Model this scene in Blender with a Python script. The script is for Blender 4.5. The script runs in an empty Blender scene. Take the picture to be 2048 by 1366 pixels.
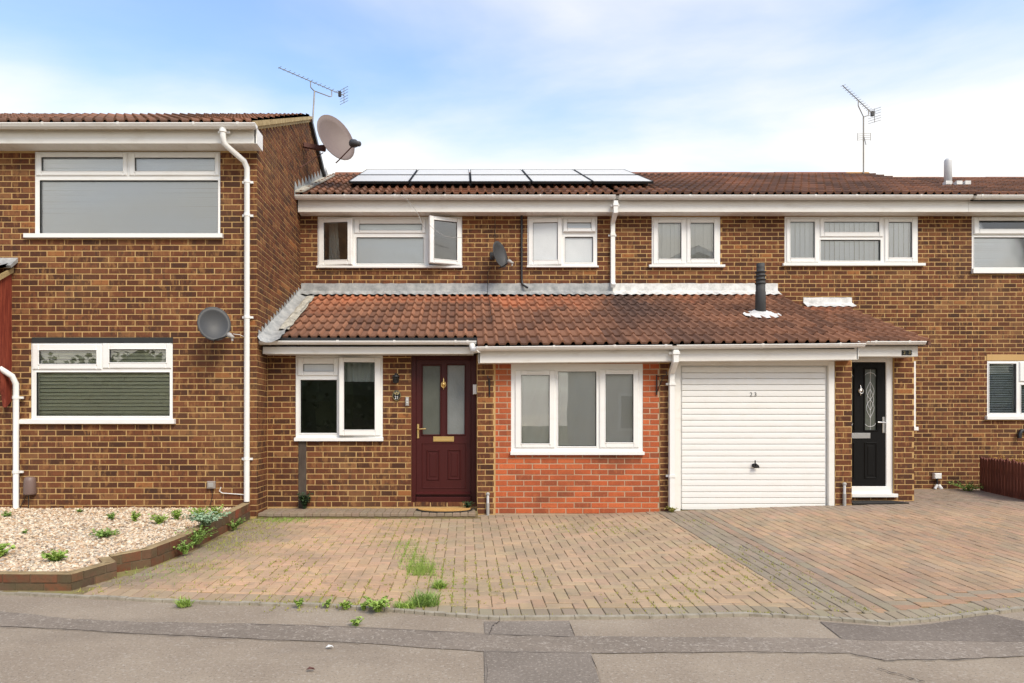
import bpy, bmesh, math, random
import numpy as np
from mathutils import Vector, Matrix, Euler
random.seed(7); np.random.seed(7)
R = math.radians
scene = bpy.context.scene
COL = scene.collection

# ------------------------------------------------------------------ camera
EYE = 1.25
F, VX, HY = 1360.0, 930.0, 845.0          # focal length and vanishing point measured on the 2048 px photograph
cam_d = bpy.data.cameras.new('camera'); cam = bpy.data.objects.new('camera', cam_d); COL.objects.link(cam)
cam.location = (0, 0, EYE); cam.rotation_euler = (R(90), 0, 0)
cam_d.sensor_width = 36; cam_d.lens = 36 * F / 2048
cam_d.shift_x = (1024 - VX) / 2048; cam_d.shift_y = (HY - 683) / 2048
cam_d.clip_start = .05; cam_d.clip_end = 2000
scene.camera = cam

# ------------------------------------------------------------------ world, sun, exposure
SKX, SKY = 8.868, 17.516
SUN_EL, SUN_AZ = 46, 146                  # azimuth clockwise from +Y: the sun stands behind the camera
world = bpy.data.worlds.new('World'); scene.world = world; world.use_nodes = True
wn = world.node_tree; wn.nodes.clear()
def N(nt, t, **kw):
    n = nt.nodes.new(t)
    for k, v in kw.items():
        if k.startswith('i_'):
            n.inputs[k[2:].replace('_', ' ')].default_value = v
        else: setattr(n, k, v)
    return n
def link(nt, a, b): nt.links.new(a, b)
sky = N(wn, 'ShaderNodeTexSky'); sky.sky_type = 'NISHITA'; sky.sun_disc = False
sky.sun_elevation = R(SUN_EL); sky.sun_rotation = R(SUN_AZ); sky.air_density = 1.0; sky.dust_density = .4; sky.ozone_density = 1.0
tc = N(wn, 'ShaderNodeTexCoord')
sep = N(wn, 'ShaderNodeSeparateXYZ'); link(wn, tc.outputs['Generated'], sep.inputs[0])
den = N(wn, 'ShaderNodeMath', operation='ADD'); den.inputs[1].default_value = .22; link(wn, sep.outputs['Z'], den.inputs[0])
dmx = N(wn, 'ShaderNodeMath', operation='MAXIMUM'); dmx.inputs[1].default_value = .05; link(wn, den.outputs[0], dmx.inputs[0])
px_ = N(wn, 'ShaderNodeMath', operation='DIVIDE'); link(wn, sep.outputs['X'], px_.inputs[0]); link(wn, dmx.outputs[0], px_.inputs[1])
py_ = N(wn, 'ShaderNodeMath', operation='DIVIDE'); link(wn, sep.outputs['Y'], py_.inputs[0]); link(wn, dmx.outputs[0], py_.inputs[1])
cmb = N(wn, 'ShaderNodeCombineXYZ'); link(wn, px_.outputs[0], cmb.inputs[0]); link(wn, py_.outputs[0], cmb.inputs[1])
mp = N(wn, 'ShaderNodeMapping'); mp.inputs['Scale'].default_value = (1.0, 1.5, 1); mp.inputs['Location'].default_value = (SKX, SKY, 0); mp.inputs['Rotation'].default_value = (0, 0, R(20))
link(wn, cmb.outputs[0], mp.inputs[0])
nz = N(wn, 'ShaderNodeTexNoise'); nz.inputs['Scale'].default_value = 1.1; nz.inputs['Detail'].default_value = 9; nz.inputs['Roughness'].default_value = .52; nz.inputs['Distortion'].default_value = .35
link(wn, mp.outputs[0], nz.inputs['Vector'])
# thin cloud everywhere, thickening to a white veil near the horizon
elev = N(wn, 'ShaderNodeMapRange'); elev.inputs['From Min'].default_value = .25; elev.inputs['From Max'].default_value = .46
elev.inputs['To Min'].default_value = .92; elev.inputs['To Max'].default_value = .13; link(wn, sep.outputs['Z'], elev.inputs[0])
nzr = N(wn, 'ShaderNodeMapRange'); nzr.clamp = False; nzr.inputs['From Min'].default_value = .3; nzr.inputs['From Max'].default_value = .7; nzr.inputs['To Min'].default_value = -.42; nzr.inputs['To Max'].default_value = .42; link(wn, nz.outputs['Fac'], nzr.inputs[0])
add = N(wn, 'ShaderNodeMath', operation='ADD'); link(wn, elev.outputs[0], add.inputs[0]); link(wn, nzr.outputs[0], add.inputs[1])
msk = N(wn, 'ShaderNodeMapRange', interpolation_type='SMOOTHSTEP'); msk.inputs['From Min'].default_value = -.25; msk.inputs['From Max'].default_value = 1.0
link(wn, add.outputs[0], msk.inputs[0])
hsv = N(wn, 'ShaderNodeHueSaturation'); hsv.inputs['Saturation'].default_value = 1.0; hsv.inputs['Value'].default_value = 1.85; link(wn, sky.outputs[0], hsv.inputs['Color'])
mix = N(wn, 'ShaderNodeMix', data_type='RGBA'); link(wn, msk.outputs[0], mix.inputs[0]); link(wn, hsv.outputs[0], mix.inputs[6]); mix.inputs[7].default_value = (7.0, 6.6, 5.9, 1)
bg = N(wn, 'ShaderNodeBackground'); bg.inputs['Strength'].default_value = .15; link(wn, mix.outputs[2], bg.inputs[0])
wo = N(wn, 'ShaderNodeOutputWorld'); link(wn, bg.outputs[0], wo.inputs[0])

sun_d = bpy.data.lights.new('sun', 'SUN'); sun = bpy.data.objects.new('sun', sun_d); COL.objects.link(sun)
sun_d.energy = 2.9; sun_d.angle = R(24); sun_d.color = (1, .885, .70)
az = R(SUN_AZ); el = R(SUN_EL)
to_sun = Vector((math.sin(az) * math.cos(el), math.cos(az) * math.cos(el), math.sin(el)))
sun.rotation_euler = to_sun.to_track_quat('Z', 'Y').to_euler()
scene.view_settings.view_transform = 'Standard'; scene.view_settings.look = 'None'
scene.view_settings.gamma = 1; scene.view_settings.use_curve_mapping = False
scene.view_settings.exposure = 0.24
scene.render.resolution_x = 1024; scene.render.resolution_y = 683
scene.render.engine = 'CYCLES'

# ------------------------------------------------------------------ measuring helpers
def X(px, d): return (px - VX) * d / F
def Z(py, d): return EYE + (HY - py) * d / F
def sst(a, b, t):
    t = np.clip((t - a) / (b - a), 0, 1); return t * t * (3 - 2 * t)

# ------------------------------------------------------------------ materials
MATS = {}
def mat(name, col=(.5, .5, .5), rough=.6, metal=0, spec=.5, fn=None):
    if name in MATS: return MATS[name]
    m = bpy.data.materials.new(name); m.use_nodes = True; nt = m.node_tree
    b = nt.nodes['Principled BSDF']
    b.inputs['Base Color'].default_value = (*col, 1); b.inputs['Roughness'].default_value = rough
    b.inputs['Metallic'].default_value = metal; b.inputs['Specular IOR Level'].default_value = spec
    if fn: fn(nt, b)
    MATS[name] = m; return m
def pos(nt): return N(nt, 'ShaderNodeNewGeometry').outputs['Position']
def noise(nt, scale, detail=4, rough=.55, sc=(1, 1, 1), vec=None, dist=0):
    m = N(nt, 'ShaderNodeMapping'); m.inputs['Scale'].default_value = sc
    link(nt, vec or pos(nt), m.inputs[0])
    n = N(nt, 'ShaderNodeTexNoise'); n.inputs['Scale'].default_value = scale; n.inputs['Detail'].default_value = detail
    n.inputs['Roughness'].default_value = rough; n.inputs['Distortion'].default_value = dist
    link(nt, m.outputs[0], n.inputs['Vector']); return n.outputs['Fac']
def ramp(nt, fac, stops, interp='LINEAR'):
    r = N(nt, 'ShaderNodeValToRGB'); r.color_ramp.interpolation = interp
    el = r.color_ramp.elements
    while len(el) < len(stops): el.new(.5)
    for e, (p, c) in zip(el, stops):
        e.position = p; e.color = (*c, 1) if len(c) == 3 else c
    link(nt, fac, r.inputs[0]); return r.outputs[0]
def rng(nt, fac, a, b, c=0, d=1, smooth=True):
    n = N(nt, 'ShaderNodeMapRange'); n.interpolation_type = 'SMOOTHSTEP' if smooth else 'LINEAR'
    n.inputs['From Min'].default_value = a; n.inputs['From Max'].default_value = b
    n.inputs['To Min'].default_value = c; n.inputs['To Max'].default_value = d
    link(nt, fac, n.inputs[0]); return n.outputs[0]
def mixc(nt, fac, a, b, mode='MIX'):
    n = N(nt, 'ShaderNodeMix', data_type='RGBA', blend_type=mode)
    for i, v in ((0, fac), (6, a), (7, b)):
        if hasattr(v, 'node'): link(nt, v, n.inputs[i])
        else: n.inputs[i].default_value = v if i == 0 else (*v, 1)
    return n.outputs[2]
def mth(nt, op, a, b=0.):
    n = N(nt, 'ShaderNodeMath', operation=op)
    for i, v in ((0, a), (1, b)):
        if hasattr(v, 'node'): link(nt, v, n.inputs[i])
        else: n.inputs[i].default_value = v
    return n.outputs[0]
def bump(nt, b, h, strength=.3, dist=.003):
    n = N(nt, 'ShaderNodeBump'); n.inputs['Strength'].default_value = strength; n.inputs['Distance'].default_value = dist
    link(nt, h, n.inputs['Height']); link(nt, n.outputs[0], b.inputs['Normal'])
def attr(nt, name='rnd'): return N(nt, 'ShaderNodeAttribute', attribute_name=name).outputs['Fac']
def attrc(nt, name='col'): return N(nt, 'ShaderNodeAttribute', attribute_name=name).outputs['Color']
def axis(nt, k):
    s = N(nt, 'ShaderNodeSeparateXYZ'); link(nt, pos(nt), s.inputs[0]); return s.outputs[k]

def f_brick(stops, spot, spotf, dark=.6):
    def f(nt, b):
        r = attr(nt)
        base = ramp(nt, r, stops)
        n1 = noise(nt, 6.5, 3, .65, (2.6, 2.6, .9))
        c = mixc(nt, rng(nt, n1, .52, .66, 0, spotf), base, spot)
        c = mixc(nt, rng(nt, noise(nt, 8, 3, .6, (2.2, 2.2, 1)), .52, .66, 0, dark), c, (.060, .032, .022))
        n2 = noise(nt, 90, 4, .7)
        c = mixc(nt, rng(nt, n2, .3, .75, .0, .30), c, (.03, .016, .01))
        n3 = noise(nt, 1.1, 3, .5)
        c = mixc(nt, rng(nt, n3, .50, .75, 0, .18), c, (.34, .20, .095))
        c = mixc(nt, rng(nt, noise(nt, .8, 5, .6, (1, 1, 1.4)), .50, .74, 0, .45), c, (.075, .045, .030))
        c = mixc(nt, rng(nt, noise(nt, 2.1, 6, .75), .67, .79, 0, .22), c, (.42, .34, .26))
        link(nt, c, b.inputs['Base Color']); bump(nt, b, noise(nt, 160, 4, .7), .5, .002)
    return f
BROWN = [(0, (.068, .029, .017)), (.25, (.106, .039, .020)), (.55, (.158, .055, .025)), (.8, (.200, .073, .031)), (.93, (.25, .118, .050)), (1, (.38, .135, .040))]
mat('brick_brown', rough=.9, spec=.25, fn=f_brick(BROWN, (.36, .18, .065), .55))
ORNG = [(0, (.30, .085, .040)), (.3, (.43, .105, .042)), (.7, (.54, .125, .045)), (1, (.62, .16, .06))]
mat('brick_orange', rough=.9, spec=.25, fn=f_brick(ORNG, (.55, .18, .07), .4, .10))
def f_mortar(c1, c2):
    def f(nt, b):
        c = mixc(nt, noise(nt, 3, 5, .6), c1, c2)
        c = mixc(nt, rng(nt, noise(nt, 120, 3), .4, .8, 0, .2), c, (.22, .15, .08))
        c = mixc(nt, rng(nt, noise(nt, .8, 5, .6, (1, 1, 1.4)), .50, .74, 0, .3), c, (.30, .18, .075))
        link(nt, c, b.inputs['Base Color']); bump(nt, b, noise(nt, 200, 3), .5, .002)
    return f
mat('mortar', rough=.95, spec=.2, fn=f_mortar((.47, .295, .12), (.57, .38, .17)))
mat('mortar_grey', rough=.95, spec=.2, fn=f_mortar((.42, .30, .20), (.55, .40, .28)))
def f_upvc(col, dirt, amt):
    def f(nt, b):
        n = noise(nt, 3.2, 6, .65, (1, 1, 2.5))
        c = mixc(nt, rng(nt, n, .48, .78, 0, amt), col, dirt)
        c = mixc(nt, rng(nt, noise(nt, 14, 5, .7), .6, .8, 0, amt * .8), c, dirt)
        link(nt, c, b.inputs['Base Color'])
        bump(nt, b, noise(nt, 5, 2), .06, .01)
    return f
mat('upvc', rough=.32, fn=f_upvc((.82, .82, .80), (.62, .58, .50), .25))
mat('upvc_dirty', rough=.42, fn=f_upvc((.79, .775, .73), (.52, .46, .37), .35))
mat('upvc_gutter', rough=.35, fn=f_upvc((.80, .79, .76), (.52, .45, .38), .4))
mat('garage_white', rough=.4, fn=f_upvc((.79, .79, .77), (.66, .62, .54), .3))
mat('gasket', (.015, .015, .015), .5)
def f_glass(tint, k):
    def f(nt, b):
        o = nt.nodes['Material Output']; nt.nodes.remove(b)
        t = N(nt, 'ShaderNodeBsdfTransparent'); t.inputs[0].default_value = (*tint, 1)
        g = N(nt, 'ShaderNodeBsdfGlossy'); g.inputs['Roughness'].default_value = .004
        bp = N(nt, 'ShaderNodeBump'); bp.inputs['Strength'].default_value = .05; bp.inputs['Distance'].default_value = .01
        link(nt, noise(nt, 2.2, 1), bp.inputs['Height']); link(nt, bp.outputs[0], g.inputs['Normal'])
        fr = N(nt, 'ShaderNodeFresnel'); fr.inputs[0].default_value = 1.5
        m = N(nt, 'ShaderNodeMixShader'); link(nt, mth(nt, 'MULTIPLY', fr.outputs[0], k), m.inputs[0])
        link(nt, t.outputs[0], m.inputs[1]); link(nt, g.outputs[0], m.inputs[2]); link(nt, m.outputs[0], o.inputs[0])
    return f
mat('glass', fn=f_glass((.995, 1, .995), 3.0))
def f_obsc(c1, c2, sc):
    def f(nt, b):
        link(nt, mixc(nt, noise(nt, 3, 4), c1, c2), b.inputs['Base Color'])
        bump(nt, b, noise(nt, sc, 3, .6), .6, .004)
    return f
mat('glass_obscure', rough=.16, fn=f_obsc((.52, .56, .58), (.70, .73, .74), 90))
mat('glass_door', rough=.2, fn=f_obsc((.065, .072, .06), (.12, .13, .11), 120))
mat('glass_door_pale', rough=.18, fn=f_obsc((.14, .155, .15), (.27, .29, .29), 60))
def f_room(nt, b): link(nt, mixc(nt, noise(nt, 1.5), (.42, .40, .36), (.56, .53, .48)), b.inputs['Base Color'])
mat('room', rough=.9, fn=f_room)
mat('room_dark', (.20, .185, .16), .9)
mat('blind_white', (.86, .92, .96), .6)  # white blinds; the blue tint paints in sky reflected by the panes
mat('blind_green', (.88, .87, .62), .5)
mat('blind_cream', (.84, .83, .76), .8)
mat('blind_grey', (.50, .50, .46), .85, fn=lambda nt, b: (link(nt, mixc(nt, noise(nt, 6, 5, .6, (1, 1, .35)), (.80, .785, .70), (.95, .93, .84)), b.inputs['Base Color']), None)[1])
mat('curtain', (.62, .66, .62), .9)
def f_lead(nt, b):
    c = ramp(nt, noise(nt, 7, 6, .7), [(.3, (.20, .21, .21)), (.5, (.33, .34, .34)), (.7, (.47, .47, .45))])
    link(nt, c, b.inputs['Base Color']); bump(nt, b, noise(nt, 18, 4), .5, .01)
mat('lead', rough=.55, metal=0, fn=f_lead)
def f_lead_w(nt, b):
    c = ramp(nt, noise(nt, 9, 6, .7), [(.3, (.42, .42, .41)), (.55, (.68, .68, .66)), (.75, (.78, .78, .76))])
    link(nt, c, b.inputs['Base Color']); bump(nt, b, noise(nt, 18, 4), .4, .01)
mat('lead_white', rough=.6, fn=f_lead_w)
def f_mort_dirty(nt, b):
    c = ramp(nt, noise(nt, 10, 6, .7), [(.3, (.20, .19, .16)), (.5, (.40, .38, .32)), (.7, (.55, .53, .46))])
    link(nt, c, b.inputs['Base Color']); bump(nt, b, noise(nt, 30, 5), .8, .012)
mat('mortar_bed', rough=.95, fn=f_mort_dirty)
mat('mortar_verge', rough=.95, fn=lambda nt, b: (link(nt, ramp(nt, noise(nt, 12, 6, .7), [(.3, (.25, .18, .08)), (.55, (.42, .32, .16)), (.75, (.52, .42, .24))]), b.inputs['Base Color']), None)[1])
def f_tile(upper):
    def f(nt, b):
        r = attr(nt)
        base = ramp(nt, r, [(0, (.115, .060, .042)), (.5, (.190, .092, .056)), (1, (.29, .135, .078))])
        bright = ramp(nt, r, [(0, (.34, .125, .062)), (1, (.46, .17, .085))])
        y = axis(nt, 1); x = axis(nt, 0)
        w = noise(nt, 1.3, 4, .6)
        if not upper:
            # the strip under the lead is sheltered and has kept its orange; algae has darkened the lower courses
            k = mth(nt, 'ADD', rng(nt, y, 9.0, 11.0, 0, .75, False), mth(nt, 'MULTIPLY', mth(nt, 'SUBTRACT', w, .5), 1.3))
            k = mth(nt, 'SUBTRACT', k, rng(nt, x, .5, 3.0, 0, .16))
            c = mixc(nt, rng(nt, k, .40, .82), base, bright)
            st = mth(nt, 'ADD', mth(nt, 'ABSOLUTE', mth(nt, 'SUBTRACT', x, mth(nt, 'ADD', 2.45, rng(nt, y, 9.0, 11.0, .35, 0, False)))), mth(nt, 'MULTIPLY', mth(nt, 'SUBTRACT', noise(nt, 5, 4), .5), .5))
            ww = rng(nt, y, 9.2, 11.0, 1.1, .22, False)
            stain = mth(nt, 'MULTIPLY', rng(nt, mth(nt, 'DIVIDE', st, ww), .25, 1.0, .92, 0), rng(nt, y, 8.9, 10.6, .35, 1))
            c = mixc(nt, stain, c, (.085, .052, .042))
        else:
            c = mixc(nt, rng(nt, w, .5, .75, 0, .35), base, bright)
            c = mixc(nt, rng(nt, noise(nt, .9, 4), .42, .66, 0, .6), c, (.085, .055, .04))
        n1 = noise(nt, 26, 5, .7)
        c = mixc(nt, rng(nt, n1, .55, .72, 0, .35), c, (.07, .04, .03))
        n2 = noise(nt, 7.5, 6, .75)
        c = mixc(nt, rng(nt, n2, .68, .74, 0, .75), c, (.50, .46, .40))
        n3 = noise(nt, 9, 5, .7, (1, 1, 1.3))
        c = mixc(nt, rng(nt, n3, .69, .76, 0, .7), c, (.42, .20, .04))
        link(nt, c, b.inputs['Base Color']); bump(nt, b, noise(nt, 90, 5, .7), .6, .004)
    return f
mat('tile', rough=.85, spec=.3, fn=f_tile(False))
mat('tile_upper', rough=.85, spec=.3, fn=f_tile(True))
mat('ridge_lichen', rough=.9, fn=lambda nt, b: (link(nt, ramp(nt, noise(nt, 9, 5, .7), [(.35, (.20, .09, .05)), (.55, (.40, .20, .05)), (.7, (.50, .30, .09))]), b.inputs['Base Color']), None)[1])
mat('ridge', rough=.9, fn=lambda nt, b: (link(nt, ramp(nt, noise(nt, 6, 5, .7), [(.35, (.15, .06, .04)), (.6, (.27, .11, .06)), (.75, (.35, .25, .16))]), b.inputs['Base Color']), None)[1])
def f_pave(nt, b):
    c = attrc(nt)
    c = mixc(nt, rng(nt, noise(nt, 1.7, 5, .6), .42, .72, 0, .5), c, (.20, .165, .115))
    c = mixc(nt, rng(nt, noise(nt, 9, 4, .6), .5, .75, 0, .55), c, (.19, .155, .11))
    c = mixc(nt, rng(nt, noise(nt, 210, 3, .7), .35, .75, 0, .35), c, (.45, .36, .27))
    c = mixc(nt, rng(nt, noise(nt, 150, 3, .7, (1.1, 1, 1)), .55, .75, 0, .5), c, (.17, .14, .10))
    c = mixc(nt, rng(nt, noise(nt, 2.6, 5, .7), .60, .76, 0, .40), c, (.22, .20, .085))
    link(nt, c, b.inputs['Base Color']); bump(nt, b, noise(nt, 180, 4, .7), .5, .003)
mat('paver', rough=.92, spec=.25, fn=f_pave)
def f_joint(nt, b):
    c = ramp(nt, noise(nt, 3.5, 6, .7), [(.3, (.175, .13, .075)), (.5, (.24, .19, .10)), (.68, (.25, .235, .075))])
    link(nt, c, b.inputs['Base Color']); bump(nt, b, noise(nt, 70, 4), .8, .01)
mat('joint', rough=1, spec=.1, fn=f_joint)
def f_asphalt(c1, c2, spk, sc):
    def f(nt, b):
        c = mixc(nt, rng(nt, noise(nt, 1.1, 6, .62), .35, .68), c1, c2)
        c = mixc(nt, rng(nt, noise(nt, sc, 3, .75), .53, .66, 0, .6), c, spk)
        c = mixc(nt, rng(nt, noise(nt, sc * 1.4, 3, .75, (1.13, 1, 1)), .54, .68, 0, .6), c, (.085, .07, .058))
        c = mixc(nt, rng(nt, noise(nt, .55, 4, .6, (.6, 1.6, 1)), .5, .72, 0, .35), c, (.14, .12, .10))
        link(nt, c, b.inputs['Base Color']); bump(nt, b, noise(nt, sc, 4, .75), .7, .004)
    return f
mat('asphalt', rough=.95, spec=.2, fn=f_asphalt((.275, .222, .168), (.34, .28, .212), (.44, .39, .33), 48))
mat('asphalt_coarse', rough=.95, spec=.2, fn=f_asphalt((.20, .166, .134), (.265, .22, .177), (.46, .41, .35), 38))
mat('asphalt_patch', rough=.95, spec=.2, fn=f_asphalt((.19, .16, .132), (.25, .212, .175), (.42, .37, .315), 44))
mat('asphalt_dark', rough=.95, spec=.2, fn=f_asphalt((.155, .128, .107), (.20, .168, .14), (.36, .315, .265), 46))
mat('concrete', rough=.95, fn=lambda nt, b: (link(nt, ramp(nt, noise(nt, 12, 6, .7), [(.3, (.22, .19, .14)), (.6, (.36, .32, .25)), (.8, (.42, .38, .28))]), b.inputs['Base Color']), None)[1])
mat('crack', (.055, .045, .04), 1)
mat('ground', rough=1, fn=lambda nt, b: (link(nt, mixc(nt, noise(nt, .4), (.10, .12, .05), (.16, .15, .09)), b.inputs['Base Color']), None)[1])
def f_gravel(nt, b): link(nt, attrc(nt), b.inputs['Base Color'])
mat('gravel', rough=.85, spec=.3, fn=f_gravel)
mat('gravel_bed', (.22, .16, .11), 1)
def f_leaf(c1, c2):
    def f(nt, b):
        link(nt, mixc(nt, attr(nt), c1, c2), b.inputs['Base Color'])
        b.inputs['Subsurface Weight'].default_value = 0
    return f
mat('leaf_bright', rough=.6, fn=f_leaf((.17, .30, .04), (.36, .48, .10)))
mat('leaf_mid', rough=.6, fn=f_leaf((.13, .23, .035), (.27, .40, .09)))
mat('leaf_blue', rough=.7, fn=f_leaf((.17, .28, .15), (.34, .46, .30)))
mat('leaf_dark', rough=.6, fn=f_leaf((.012, .03, .012), (.04, .075, .02)))
mat('grass', rough=.7, fn=f_leaf((.17, .27, .04), (.36, .45, .10)))
mat('moss', rough=.9, fn=f_leaf((.25, .26, .05), (.42, .38, .10)))
mat('leaf_far', rough=.7, fn=f_leaf((.03, .05, .02), (.10, .13, .05)))
mat('leaf_rust', rough=.8, fn=f_leaf((.30, .14, .02), (.42, .27, .06)))
def f_wood(c1, c2):
    def f(nt, b):
        n = noise(nt, 6, 5, .65, (6, 6, .5))
        link(nt, mixc(nt, rng(nt, n, .35, .7), c1, c2), b.inputs['Base Color']); bump(nt, b, n, .4, .004)
    return f
mat('fence_wood', rough=.8, fn=f_wood((.075, .016, .010), (.19, .055, .035)))
mat('red_timber', rough=.75, fn=f_wood((.15, .018, .008), (.30, .06, .03)))
def f_door(c):
    def f(nt, b):
        n = noise(nt, 9, 4, .6, (8, 8, .4))
        link(nt, mixc(nt, n, tuple(v * .75 for v in c), tuple(v * 1.25 for v in c)), b.inputs['Base Color'])
        bump(nt, b, n, .15, .002)
    return f
mat('door_burgundy', rough=.42, spec=.3, fn=f_door((.055, .009, .0085)))
mat('door_black', rough=.4, spec=.12, fn=f_door((.010, .010, .010)))
mat('brass', (.80, .58, .24), .42, 1)
mat('chrome', (.80, .80, .80), .32, 1)
mat('black_plastic', (.018, .018, .02), .45)
mat('flue_black', rough=.7, fn=f_leaf((.035, .035, .035), (.05, .05, .05)))
mat('dish_grey', rough=.55, fn=lambda nt, b: (link(nt, mixc(nt, noise(nt, 5), (.040, .042, .045), (.058, .060, .063)), b.inputs['Base Color']), None)[1])
mat('dish_pink', rough=.6, fn=lambda nt, b: (link(nt, mixc(nt, noise(nt, 5), (.145, .108, .098), (.19, .145, .13)), b.inputs['Base Color']), None)[1])
mat('rust', (.11, .045, .035), .8)
mat('steel', rough=.5, metal=.6, fn=lambda nt, b: (link(nt, mixc(nt, noise(nt, 8), (.20, .18, .16), (.36, .34, .31)), b.inputs['Base Color']), None)[1])
mat('grey_plastic', (.36, .35, .33), .5)
mat('pipe_grey', (.60, .61, .62), .45)
mat('brown_plastic', rough=.5, fn=lambda nt, b: (link(nt, mixc(nt, noise(nt, 4), (.15, .10, .085), (.20, .135, .115)), b.inputs['Base Color']), None)[1])
mat('box_grey', (.30, .26, .23), .6)
mat('coir', rough=1, fn=lambda nt, b: (link(nt, mixc(nt, noise(nt, 60, 4, .7), (.55, .29, .08), (.75, .45, .15)), b.inputs['Base Color']), bump(nt, b, noise(nt, 220, 3), 1, .01))[1])
mat('rubber', (.012, .011, .010), .8)
mat('plaque', (.012, .012, .012), .25)
mat('gold_print', (.36, .29, .13), .5)
mat('white_print', (.80, .80, .78), .5)
mat('black_print', (.05, .05, .05), .5)
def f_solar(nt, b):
    link(nt, mixc(nt, noise(nt, 3), (.70, .68, .63), (.78, .76, .71)), b.inputs['Base Color']); b.inputs['Sheen Weight'].default_value = .8; b.inputs['Sheen Roughness'].default_value = .3   # pale base and sheen paint white sky glare onto dark glass
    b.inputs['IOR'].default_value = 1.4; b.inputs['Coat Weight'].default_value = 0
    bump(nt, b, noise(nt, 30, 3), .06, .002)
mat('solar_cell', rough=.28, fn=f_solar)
mat('solar_frame', (.55, .55, .55), .35, .8)
mat('black_metal', (.012, .012, .013), .5)
mat('lintel', rough=.7, fn=lambda nt, b: (link(nt, mixc(nt, noise(nt, 6), (.012, .014, .014), (.03, .033, .033)), b.inputs['Base Color']), None)[1])
mat('render_strip', rough=.95, fn=lambda nt, b: (link(nt, ramp(nt, noise(nt, 5, 5, .7, (2, 1, .6)), [(.3, (.05, .036, .028)), (.6, (.09, .07, .055)), (.8, (.15, .12, .09))]), b.inputs['Base Color']), None)[1])
mat('pale_render', (.62, .60, .54), .9)
mat('cloth', (.72, .73, .72), .9)

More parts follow.
